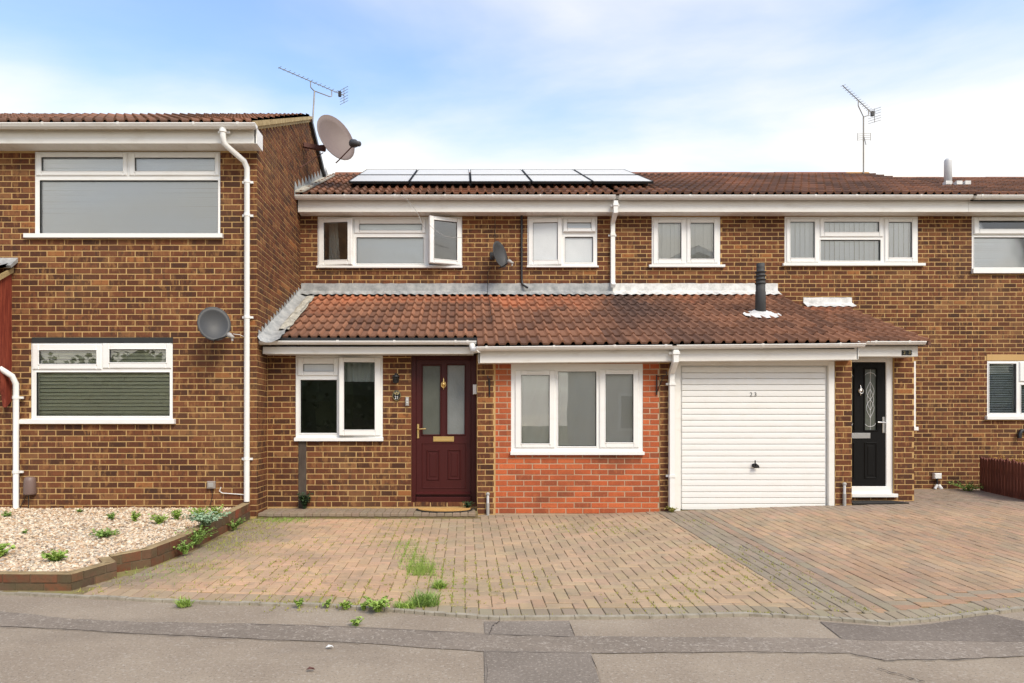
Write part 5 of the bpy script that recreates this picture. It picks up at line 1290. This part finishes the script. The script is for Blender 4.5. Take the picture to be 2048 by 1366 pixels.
# pipe stubs at the pier feet
def gully(px, py0, py1, d, label):
    x_ = X(px, d); t = empty('pipe_stub', (x_, d - .04, Z(py1, d))); tag(t, label, 'pipe', 'pipe stubs at the garage piers'); z0, z1 = Z(py0, d), Z(py1, d)
    b = MB(); b.tube([(x_, d - .035, z1 - .03), (x_, d - .035, (z0 + z1) / 2)], .021, 12); b.build('lower_pipe', 'grey_plastic', t)
    b = MB(); b.tube([(x_, d - .035, (z0 + z1) / 2), (x_, d - .035, z0 - .04)], .017, 12); b.build('upper_pipe', 'pipe_grey', t)
    b = MB(); b.lathe([(0, .02), (.024, .018), (.026, 0), (.02, -.01)], (x_, d - .03, z0 - .025), (0, -1, 0), 14); b.build('end_cap', 'grey_plastic', t)
gully(975.5, 984, 1027, DG, 'grey capped pipe stub at the foot of the pier by the burgundy door')
gully(1686, 964, 1010, DG, 'grey capped pipe stub at the foot of the pier by the black door')
# boxes and leads on the forward house
q = pxrect((50, 953, 74, 989), DW); t = empty('meter_cover', ((q[0] + q[1]) / 2, DW, q[2])); tag(t, 'rounded brown plastic cover low on the wall beside the left downpipe', 'meter cover')
b = MB(); cxm = (q[0] + q[1]) / 2; b.lathe([(0, q[3]), (.05, q[3]), (.066, q[3] - .02), (.072, q[3] - .06), (.078, q[2] + .02), (.074, q[2]), (0, q[2])], (cxm, DW - .02, 0), (0, 0, 1), 18); b.build('cover', 'brown_plastic', t)
b = MB(); b.tube([(cxm, DW - .05, q[2]), (cxm, DW - .05, .13)], .006, 6); b.tube([(cxm - .03, DW - .04, q[2]), (cxm - .10, DW - .03, .2), (cxm - .13, DW - .03, .13)], .005, 6); b.build('lead', 'black_plastic', t)
q = pxrect((416, 962, 432, 977), DW); t = empty('junction_box', ((q[0] + q[1]) / 2, DW, q[2])); tag(t, 'small grey junction box low on the wall left of the white downpipe', 'junction box')
b = MB(); b.box(q[0], q[1], DW - .045, DW - .007, q[2], q[3], .008); b.build('casing', 'box_grey', t)
b = MB(); b.box(q[0] + .02, q[1] - .02, DW - .05, DW - .044, q[2] + .02, q[3] - .02, .003); b.build('lid', 'grey_plastic', t)
b = MB(); xx = (q[0] + q[1]) / 2; b.tube([(xx, DW - .02, q[2]), (xx + .015, DW - .02, q[2] - .08), (xx - .02, DW - .02, .17)], .004, 6); b.build('lead', 'black_plastic', t)
b = MB(); b.tube([(X(a_, DW), DW - .02, Z(c_, DW)) for a_, c_ in ((443, 974), (440, 982), (446, 986), (462, 987), (489, 989))], .006, 8); b.build('overflow_pipe', 'upvc', H1)
b = MB(); b.tube([(X(466, 8.75), DW - .05, Z(668, 8.75)), (X(478, 8.75), DW - .03, Z(669, 8.75)), (X(490, 8.75), DW - .03, Z(674, 8.75))], .004, 6); b.build('cable', 'upvc', H1)
q = pxrect((1864, 946, 1878, 957), DM); t = empty('outlet_box', ((q[0] + q[1]) / 2, DM, q[2])); tag(t, 'white outlet box with short pipes at the foot of the right wall', 'outlet box')
b = MB(); b.box(q[0], q[1], DM - .07, DM - .007, q[2], q[3], .008); b.build('casing', 'upvc', t)
b = MB(); xx = (q[0] + q[1]) / 2; b.tube([(xx, DM - .04, q[2]), (xx, DM - .04, q[2] - .10)], .014, 8); b.build('stem', 'black_plastic', t)
b = MB(); b.tube([(xx + .01, DM - .05, q[2] - .1), (xx + .045, DM - .07, .17)], .03, 10); b.build('pipe', 'upvc', t)
b = MB(); b.tube([(xx - .01, DM - .05, q[2] - .1), (xx - .06, DM - .07, .17)], .022, 10); b.build('pipe', 'pipe_grey', t)

# ================================================================== GARDEN BED, FENCE, PLANTS
WP = [(-8.5, 5.50), (-3.16, 5.46), (-3.00, 5.86), (-3.13, 6.01), (-2.88, 6.24), (-2.79, 6.8), (-2.76, 8.74)]    # outer line of the low brick edging
def bedtop(d): return float(np.interp(d, [5.4, 5.9, 6.2, 8.75], [.025, .05, .085, .215]))
bed = empty('planter_wall', (-3.5, 6, -.1)); tag(bed, 'low brick edging wall round the gravel bed', 'wall')
BEDCOL = ((.14, .065, .04), (.175, .068, .038), (.125, .078, .05), (.155, .09, .052), (.20, .062, .034))
def f_bed(nt, b):
    c = mixc(nt, rng(nt, noise(nt, 5, 5, .7), .38, .66, 0, .75), attrc(nt), (.105, .088, .05))
    c = mixc(nt, rng(nt, noise(nt, 60, 4, .7), .5, .75, 0, .5), c, (.05, .04, .025)); link(nt, c, b.inputs['Base Color']); bump(nt, b, noise(nt, 120, 4, .7), .6, .003)
mat('brick_bed', rough=.95, spec=.2, fn=f_bed)
def f_cap(nt, b):
    c = mixc(nt, rng(nt, noise(nt, 6, 5, .65), .38, .66), (.25, .18, .095), (.36, .27, .15)); link(nt, c, b.inputs['Base Color']); bump(nt, b, noise(nt, 90, 4, .7), .6, .004)
mat('bed_joint', rough=1, fn=lambda nt, b: (link(nt, mixc(nt, noise(nt, 9, 5), (.10, .075, .045), (.20, .15, .09)), b.inputs['Base Color']), None)[1])
mat('bed_cap', rough=.95, spec=.2, fn=f_cap)
coremb = MB()
for i in range(len(WP) - 1):
    p, q = Vector((*WP[i], 0)), Vector((*WP[i + 1], 0)); dv = q - p; L = dv.length; u = dv.normalized(); nrm = Vector((-u.y, u.x, 0))   # inward (left of travel)
    n = max(1, round(L / .225))
    for k in range(n):
        for cse in (0, 1, 2):
            off = .5 if cse else 0
            if cse == 2 and k: continue
            s0, s1 = L * (k + off) / n + .005, L * (k + 1 + off) / n - .005
            if cse and k == n - 1: s1 = L - .002
            if cse == 2: cse, s0, s1 = 1, .002, L * .5 / n - .005
            if s1 - s0 < .03: continue
            ps, pe = p + u * s0, p + u * s1
            b = MB(); vs = []
            for pt in (ps, pe):
                tz_ = bedtop(pt.y); h = .066; gzb = float(gz(max(pt.x, -3.2), pt.y))
                hh = max(.055, (tz_ - gzb + .02) / 2 - .006)
                z1 = tz_ - (1 - cse) * (hh + .010); z0 = z1 - hh if cse else gzb - .06
                for w_ in (0, .105):
                    for z_ in (z0, z1): vs.append(pt + nrm * (w_ + random.uniform(-.003, .003)) + Vector((0, 0, z_ + random.uniform(-.002, .002))))
            b.add(vs, [(0, 1, 3, 2), (4, 6, 7, 5), (0, 4, 5, 1), (2, 3, 7, 6), (1, 5, 7, 3), (0, 2, 6, 4)], c=jit(random.choice(BEDCOL), .25) if cse == 0 or True else None)
            b.build('brick', 'brick_bed', bed)
    vs = []
    for pt in (p + u * .004, q - u * .004):
        tz_ = bedtop(pt.y); gzb = float(gz(max(pt.x, -3.2), pt.y))
        for w_ in (.006, .10):
            for z_ in (gzb - .06, tz_ - .006): vs.append(pt + nrm * w_ + Vector((0, 0, z_)))
    coremb.add(vs, [(0, 1, 3, 2), (4, 6, 7, 5), (0, 4, 5, 1), (2, 3, 7, 6), (1, 5, 7, 3), (0, 2, 6, 4)])
coremb.build('mortar_core', 'bed_joint', bed)
capmb = MB()                                     # smeared mortar capping on top
for i in range(len(WP) - 1):
    p, q = Vector((*WP[i], 0)), Vector((*WP[i + 1], 0)); u = (q - p).normalized(); nrm = Vector((-u.y, u.x, 0)); n = max(2, int((q - p).length / .12)); vs = []
    for k in range(n + 1):
        pt = p + (q - p) * k / n; z = bedtop(pt.y)
        for (w_, dz) in ((.004, .001), (.012, .006), (.092, .007), (.102, .001)): vs.append(pt + nrm * (w_ + random.uniform(-.003, .003)) + Vector((0, 0, z + dz)))
    capmb.add(vs, [(k * 4 + j, k * 4 + j + 1, (k + 1) * 4 + j + 1, (k + 1) * 4 + j) for k in range(n) for j in range(3)], smooth=True)
capmb.build('mortar_cap', 'bed_cap', bed)
def bed_right(d): return float(np.interp(d, [5.46, 5.86, 6.0, 6.24, 6.8, 8.74], [-3.27, -3.16, -3.2, -2.99, -2.89, -2.86]))
def gravz(x, d): return float(np.interp(d, [5.5, 6.2, 8.8], [.005, .055, .135])) + .018 * nval(x, d, 1.6, 2.2)
b = MB(); vs = []; nx, nd = 24, 20
for j in range(nd + 1):
    d = 5.55 + (DW - .0 - 5.55) * j / nd
    for i in range(nx + 1):
        x = -8.4 + (bed_right(d) + 8.4) * i / nx; vs.append((x, d, gravz(x, d) - .012))
b.add(vs, [(j * (nx + 1) + i, j * (nx + 1) + i + 1, (j + 1) * (nx + 1) + i + 1, (j + 1) * (nx + 1) + i) for j in range(nd) for i in range(nx)], smooth=True); b.build('gravel_bed', 'gravel_bed', kind='structure')
def stones(n):
    rs = np.random.RandomState(3)
    d = 5.56 + (DW - .01 - 5.56) * rs.rand(n) ** 1.0; xr = np.array([bed_right(v) for v in d]); xl = np.maximum(-8.3, -930 * d / F - .35); x = xl + (xr - xl) * rs.rand(n)
    z = np.array([gravz(a_, c_) for a_, c_ in zip(x, d)])
    base = np.array([(1, 0, 0), (.31, .95, 0), (-.81, .59, 0), (-.81, -.59, 0), (.31, -.95, 0), (.2, .1, 1), (0, 0, -1)], dtype=float)
    faces = [(0, 1, 5), (1, 2, 5), (2, 3, 5), (3, 4, 5), (4, 0, 5), (1, 0, 6), (2, 1, 6), (3, 2, 6), (4, 3, 6), (0, 4, 6)]
    r_ = .012 + .015 * rs.rand(n) ** 1.5; sc = np.c_[r_ * (.9 + .6 * rs.rand(n)), r_ * (.7 + .5 * rs.rand(n)), r_ * (.55 + .4 * rs.rand(n))]
    v = base[None] * sc[:, None] * (1 + .25 * (rs.rand(n, 7, 1) - .5))
    ax = rs.rand(n) * 6.283; ay = (rs.rand(n) - .5) * 1.4
    cy, sy = np.cos(ay), np.sin(ay); vx2 = v[..., 0] * cy[:, None] + v[..., 2] * sy[:, None]; vz2 = -v[..., 0] * sy[:, None] + v[..., 2] * cy[:, None]
    c_, s_ = np.cos(ax), np.sin(ax); X_ = vx2 * c_[:, None] - v[..., 1] * s_[:, None]; Y_ = vx2 * s_[:, None] + v[..., 1] * c_[:, None]
    P = np.stack([X_ + x[:, None], Y_ + d[:, None], vz2 + z[:, None] + (.001 + .006 * rs.rand(n))[:, None]], -1).reshape(-1, 3)
    Fc = (np.array(faces)[None] + (np.arange(n) * 7)[:, None, None]).reshape(-1, 3)
    pal = np.array([(.60, .48, .34), (.72, .63, .49), (.52, .37, .23), (.42, .27, .155), (.36, .31, .25), (.68, .56, .41), (.22, .16, .11), (.58, .42, .29)])
    cc = pal[rs.choice(8, n, p=[.15, .2, .15, .1, .12, .12, .08, .08])] * (.85 + .3 * rs.rand(n, 1)); cc = np.repeat(cc, 10, 0)
    me = bpy.data.meshes.new('gravel'); me.vertices.add(len(P)); me.vertices.foreach_set('co', P.ravel()); me.loops.add(len(Fc) * 3); me.loops.foreach_set('vertex_index', Fc.ravel())
    me.polygons.add(len(Fc)); me.polygons.foreach_set('loop_start', np.arange(len(Fc)) * 3); me.update(calc_edges=True)
    ac = me.attributes.new('col', 'FLOAT_COLOR', 'FACE'); ac.data.foreach_set('color', np.c_[cc, np.ones(len(cc))].astype(np.float32).ravel())
    me.materials.append(MATS['gravel']); me.validate(); o = bpy.data.objects.new('gravel', me); place(o, (0, 0, 0)); tag(o, 'cream and tan gravel filling the raised bed', 'gravel', kind='stuff')
stones(30000)

# plants
def leafy(centre, rad, h, n, m, name, label, group, leaf=.022, flat=.5):
    rs = random; rad *= 1.3; h *= 1.0; n = int(n * 1.6); leaf *= 1.05; b = MB(); c = Vector(centre); t = empty(name, c); tag(t, label, 'weed', group)
    st = MB()
    for s_ in range(max(5, n // 14)):
        a_ = rs.random() * 6.28; rr = rad * math.sqrt(rs.random()); hh = h * rs.uniform(.5, 1); tip = c + Vector((rr * math.cos(a_), rr * math.sin(a_), hh)); mid = c + Vector((rr * .4 * math.cos(a_), rr * .4 * math.sin(a_), hh * .6))
        st.tube([c + Vector((rr * .15 * math.cos(a_), rr * .15 * math.sin(a_), -.01)), mid, tip], [.003, .0025, .0015], 4)
        for k in range(14):
            t_ = .25 + .8 * rs.random(); p = c.lerp(mid, min(1, t_ * 2)) if t_ < .5 else mid.lerp(tip, (t_ - .5) * 2)
            dirv = Vector((rs.gauss(0, 1), rs.gauss(0, 1), rs.gauss(.25, .5))).normalized(); L = leaf * rs.uniform(.6, 1.5); sd = dirv.cross(Vector((rs.gauss(0, .4), rs.gauss(0, .4), 1))).normalized() * L * .38
            q_ = p + dirv * L * .3
            b.add([p, q_ + sd, p + dirv * L + Vector((0, 0, -.15 * L)), q_ - sd], [(0, 1, 2, 3)], r=rs.random())
    st.build('stem', m, t); b.build('leaves', m, t, recalc=False)
def grassy(centre, rad, h, n, m, name, label, group):
    rs = random; b = MB(); c = Vector(centre)
    for k in range(n):
        a_ = rs.random() * 6.28; rr = rad * math.sqrt(rs.random()); p = c + Vector((rr * math.cos(a_), rr * math.sin(a_) * .7, -.01)); L = h * rs.uniform(.5, 1.15); ln = Vector((rs.gauss(0, .45), rs.gauss(0, .45), 1)).normalized(); w_ = Vector((rs.gauss(0, 1), rs.gauss(0, 1), 0)).normalized() * .0035
        m1 = p + ln * L * .55; tp = m1 + (ln + Vector((ln.x * 1.4, ln.y * 1.4, -.35))).normalized() * L * .5
        b.add([p - w_, p + w_, m1 + w_ * .8, m1 - w_ * .8, tp], [(0, 1, 2, 3), (3, 2, 4)], r=rs.random())
    b.build(name, m, None, label, 'weed', group, recalc=False)
def G(px, py, raised=True):                    # point on gravel or paving under a pixel
    d = 6.5
    for _ in range(25):
        x = X(px, d); z = gravz(x, d) if raised else float(gz(x, d)); d = F * (EYE - z) / (py - HY)
    x = X(px, d); return (x, d, (gravz(x, d) if raised else float(gz(x, d))) + .003)
GW = 'weeds in the gravel bed'
leafy(G(208, 1076), .13, .085, 330, 'leaf_mid', 'gravel_weed', 'spreading dark green weed in the middle of the gravel bed', GW)
leafy(G(113, 1126), .085, .10, 240, 'leaf_bright', 'gravel_weed', 'bright leafy weed near the front edge of the gravel bed', GW, .026)
leafy(G(-2, 1116), .09, .13, 200, 'leaf_bright', 'gravel_weed', 'leafy weed cut off by the left edge of the photograph', GW, .034)
leafy(G(319, 1050), .09, .12, 230, 'leaf_bright', 'gravel_weed', 'yellow-green weed between the round weed and the kerbside clumps', GW)
leafy(G(269, 1046), .05, .13, 170, 'leaf_bright', 'gravel_weed', 'narrow upright weed left of centre at the back of the gravel', GW)
leafy(G(224, 1040), .05, .09, 120, 'leaf_mid', 'gravel_weed', 'small loose weed behind the spreading dark green one', GW)
leafy(G(353, 1042), .07, .14, 200, 'leaf_bright', 'gravel_weed', 'upright weed in front of the grey junction box', GW)
leafy(G(398, 1040), .11, .15, 320, 'leaf_bright', 'gravel_weed', 'big light green clump by the right side of the gravel', GW)
leafy(G(434, 1036), .06, .15, 180, 'leaf_bright', 'gravel_weed', 'light green weed closest to the white downpipe', GW)
leafy(G(160, 1027), .035, .06, 70, 'leaf_mid', 'gravel_weed', 'small weed at the foot of the wall under the lower window', GW)
leafy(G(12, 1036), .05, .08, 90, 'leaf_mid', 'gravel_weed', 'small weed beside the foot of the left downpipe', GW)
leafy(G(46, 1070), .03, .05, 50, 'leaf_mid', 'gravel_weed', 'tiny weed alone in the left part of the gravel', GW)
leafy((X(408, 7.2), 7.25, .16), .19, .13, 380, 'leaf_blue', 'trailing_plant', 'blue-green plant trailing over the edging of the gravel bed', None, .03)
leafy((X(385, 6.9), 7.0, .01), .17, .17, 330, 'leaf_mid', 'drive_weed', 'dark weeds growing at the foot of the bed edging', 'weeds on the drive')
leafy((X(360, 6.5), 6.62, -.02), .10, .12, 160, 'leaf_mid', 'drive_weed', 'smaller weed at the foot of the edging, nearer the road', 'weeds on the drive')
leafy((X(460, 7.8), 7.95, .0), .10, .13, 150, 'leaf_mid', 'drive_weed', 'weed at the edging nearest to the house corner', 'weeds on the drive')
DWG = 'weeds on the drive'
leafy(G(755, 1221, False), .10, .085, 320, 'leaf_bright', 'drive_weed', 'largest bright green weed at the road edge of the drive', DWG, .02)
for (px, py, rd, hh, n, lab) in ((850, 1210, .10, .13, 330, 'tall dark grass tuft near the road below the green patch'), (878, 1176, .05, .10, 170, 'small bright grass tuft above the tall dark tuft'), (368, 1211, .05, .09, 120, 'grass tuft alone at the left of the drive edge'), (810, 1216, .08, .08, 200, 'loose grass tuft between the largest weed and the tall tuft')):
    grassy(G(px, py, False), rd, hh, n, 'leaf_bright' if n != 330 else 'leaf_mid', 'grass_tuft', lab, 'grass tufts on the drive')
for (px, py, lab) in ((598, 1214, 'small leafy weed at the drive edge, second from the left'), (655, 1213, 'small two-stemmed weed at the drive edge'), (692, 1217, 'small weed just left of the largest bright weed'), (727, 1218, 'seedling touching the largest bright weed on its left'), (713, 1252, 'tiny weed in the road joint below the drive edge')):
    leafy(G(px, py, False), .035, .055, 70, 'leaf_bright', 'drive_weed', lab, DWG, .018)
leafy((X(607, 9.1), 9.15, .10), .07, .20, 330, 'leaf_dark', 'wall_shrub', 'dark ivy bush at the foot of the rendered strip', None, .03)
leafy((X(935, 9.05), 9.10, .10), .07, .09, 170, 'leaf_dark', 'wall_weed', 'dark weed beside the right end of the orange doormat', None)
leafy((X(1343, 8.95), 8.94, .08), .06, .06, 130, 'moss', 'wall_weed', 'dry weed at the foot of the square downpipe', None)
leafy((X(1960, 10.5), 10.75, .165), .22, .14, 300, 'leaf_mid', 'fence_weed', 'green weeds at the left foot of the low fence', None)
leafy((X(2015, 10.9), 10.85, .50), .30, .22, 500, 'leaf_rust', 'rust_shrub', 'rust coloured shrub showing above the low fence', None)
# grass and moss in the joints of the paving
b = MB(); rs = random
def blade(x, d, h, wd):
    z = float(gz(x, d)) - .004; ln = Vector((rs.gauss(0, .5), rs.gauss(0, .5), 1)).normalized() * h; w_ = Vector((rs.gauss(0, 1), rs.gauss(0, 1), 0)).normalized() * wd
    p = Vector((x, d, z)); b.add([p - w_, p + w_, p + ln], [(0, 1, 2)], r=rs.random())
for (px, py, sx_, sy_, n, h) in ((842, 1143, 13, 5, 1100, .06), (835, 1128, 15, 8, 700, .045), (822, 1108, 16, 12, 700, .035), (812, 1090, 12, 8, 260, .03), (872, 1150, 8, 14, 220, .03), (905, 1165, 18, 20, 300, .02), (560, 1040, 26, 3, 900, .04), (600, 1038, 20, 3, 200, .03), (800, 1045, 40, 3, 200, .025), (450, 1090, 22, 12, 120, .03), (300, 1150, 40, 12, 200, .035), (365, 1142, 20, 4, 120, .03), (420, 1120, 30, 18, 150, .03)):
    for _ in range(n):
        g_ = G(px + rs.gauss(0, sx_), max(1032, py + rs.gauss(0, sy_)), False); gx, gd = g_[0], g_[1]
        if rs.random() < .75:                  # most blades stand in a joint of the 100 mm module
            if rs.random() < .5: gx = round(gx / .1) * .1 + rs.gauss(0, .004)
            else: gd = round(gd / .1) * .1 + rs.gauss(0, .004)
        blade(gx, gd, h * rs.uniform(.4, 1.2), .003)
b.build('joint_grass', 'grass', None, 'short grass growing in the joints of the drive', 'grass', kind='stuff', recalc=False)
b = MB()
for _ in range(4200):
    x = rs.uniform(-2.6, 3.0); d = rs.uniform(4.9, 8.4); 
    if nval(x, d, .9, 4.4) < -.05 + .25 * rs.random(): continue
    if rs.random() < .6: x = round(x / .1) * .1
    else: d = round(d / .1) * .1
    for _k in range(rs.randint(2, 6)): blade(x + rs.gauss(0, .008), d + rs.gauss(0, .014), rs.uniform(.008, .026), .0055)
for _ in range(900):
    d = rs.uniform(5.0, 8.6); x = left_lim(d) + .05 + abs(rs.gauss(0, .38)) * (1.5 - (d - 5) * .25)
    if nval(x, d, 1.6, 7.7) < -.05 or d < edge_d(x) + .06: continue
    for _k in range(rs.randint(2, 6)): blade(x + rs.gauss(0, .012), d + rs.gauss(0, .02), rs.uniform(.01, .035), .004)
for px in range(300, 2040, 9):                 # along the edging
    if rs.random() < .30 or abs(px - 1030) < 25 or 1480 < px < 1540 or 1850 < px < 1960:
        xx = onroad(px, float(np.interp(px, [e[0] for e in EDGE], [e[1] for e in EDGE])) - 3); 
        for _k in range(rs.randint(3, 22)): blade(xx[0] + rs.gauss(0, .02), xx[1] + rs.gauss(.03, .012), rs.uniform(.01, .03), .004)
b.build('joint_moss', 'moss', None, 'yellow moss in the joints of the drive', 'moss', kind='stuff', recalc=False)
# low palisade fence
fe = empty('picket_fence', (8.1, 10.3, .16)); tag(fe, 'low dark red-brown timber fence at the right edge', 'fence')
p0, p1 = Vector((X(1968, 10.75), 10.80, 0)), Vector((X(2068, 9.2), 9.15, 0)); n = 19
for k in range(n):
    p = p0.lerp(p1, k / (n - 1)); hgt = .53 + random.uniform(-.02, .02); u = (p1 - p0).normalized(); nn = Vector((-u.y, u.x, 0)); w_ = .04
    b = MB(); vs = []
    for (dd, th) in ((-1, 0), (1, 0)):
        for zz in (-.02, hgt - .02, ): vs += [p + u * w_ * dd + nn * .010 + Vector((0, 0, .165 + zz)), p + u * w_ * dd - nn * .010 + Vector((0, 0, .165 + zz))]
    vs += [p + nn * .010 + Vector((0, 0, .165 + hgt + .015)), p - nn * .010 + Vector((0, 0, .165 + hgt + .015))]
    b.add(vs, [(0, 2, 3, 1), (4, 5, 7, 6), (0, 4, 6, 8, 2), (1, 3, 9, 7, 5), (2, 8, 9, 3), (8, 6, 7, 9), (0, 1, 5, 4)]); b.build('picket', 'fence_wood', fe)
for zz in (.27, .55):
    b = MB(); b.tube([p0 + Vector((.04, .01, zz)), p1 + Vector((.04, .01, zz))], .018, square=True); b.build('rail', 'fence_wood', fe)
# litter on the road
for (px, py, lab) in ((660, 1299, 'pale leaf scrap on the road below the grass patch'), (622, 1344, 'dark leaf on the road near the bottom edge')):
    x, d = onroad(px, py); b = MB(); vs = [(x + .022 * math.cos(k * 1.047) * (1 + .2 * (k % 2)), d + .013 * math.sin(k * 1.047), ROADZ + .012 + .006 * (k % 3)) for k in range(6)]; b.add(vs + [(v[0], v[1], v[2] + .002) for v in vs], [(0, 1, 2, 3, 4, 5), (11, 10, 9, 8, 7, 6)] + [(k, (k + 1) % 6, 6 + (k + 1) % 6, 6 + k) for k in range(6)]); b.build('leaf_scrap', 'cloth' if 'pale' in lab else 'rust', None, lab, 'leaf')

# ================================================================== ACROSS THE ROAD (mirrored in the panes)
oh = empty('gabled_house', (10.4, -8.5, -.1)); tag(oh, 'pale gabled house across the road, mirrored in the upstairs panes', 'house')
b = MB(); b.prism([(5, -.2), (15.8, -.2), (15.8, 6.5), (10.4, 8.9), (5, 6.5)], 'y', -15, -8.5); b.build('wall', 'pale_render', oh)
for sg in (-1, 1):
    b = MB(); b.prism([(10.4, 8.92), (10.4 + sg * 5.9, 6.3), (10.4 + sg * 5.9, 6.5), (10.4, 9.15)], 'y', -15.4, -8.1); b.build('roof_slope', 'ridge', oh)
    b = MB(); b.prism([(10.4, 8.86), (10.4 + sg * 5.9, 6.24), (10.4 + sg * 5.9, 6.5), (10.4, 9.12)], 'y', -8.1, -8.06); b.build('barge_board', 'upvc', oh)
for (x0, x1, z0, z1) in ((6, 8.2, 4.0, 5.3), (12.6, 14.8, 4.0, 5.3), (6, 8.4, .9, 2.4), (12.4, 14.8, .9, 2.4)):
    b = MB(); ring(b, (x0, x1, z0, z1), (x0 + .1, x1 - .1, z0 + .1, z1 - .1), -8.5, -8.43, 0); w_ = b.build('window', 'upvc', oh)
    b = MB(); b.box(x0 + .1, x1 - .1, -8.49, -8.46, z0 + .1, z1 - .1); b.build('pane', 'glass_door', w_)
b = MB(); b.box(10, 11, -8.5, -8.45, 0, 2.1); b.build('door', 'door_black', oh)
b = MB(); rg_ = np.random.RandomState(5)
for (cx_, cy_, cz_, rx_, rz_) in [(-34 + 3.1 * k + rg_.uniform(-.6, .6), -14 + rg_.uniform(-1.5, 1), 1.6 + rg_.uniform(0, .9), 2.6, 2.3 + rg_.uniform(0, 1.4)) for k in range(12)] + [(20 + 3 * k, -15, 2.2, 2.8, 3.0) for k in range(4)]:
    b.lathe([(0, -rz_ * .85), (rx_ * .7, -rz_ * .5), (rx_ * .85, 0), (rx_ * .6, rz_ * .55), (0, rz_ * .85)], (cx_, cy_, cz_), (0, 0, 1), 9, False)
    for _ in range(650):
        v_ = rg_.normal(size=3); v_ /= np.linalg.norm(v_); r_ = rg_.uniform(.8, 1.05); p_ = Vector((cx_ + v_[0] * rx_ * r_, cy_ + v_[1] * rx_ * r_, cz_ + v_[2] * rz_ * r_)); t1 = Vector(rg_.normal(size=3)).normalized() * .16; t2 = t1.cross(Vector(rg_.normal(size=3))).normalized() * .12
        b.add([p_ - t1, p_ + t2, p_ + t1, p_ - t2], [(0, 1, 2, 3)], r=float(rg_.rand()))
b.build('trees', 'leaf_far', None, 'row of bushy trees across the road, mirrored in the lower panes', 'trees', kind='stuff', recalc=False)
print('objects', len(bpy.data.objects))
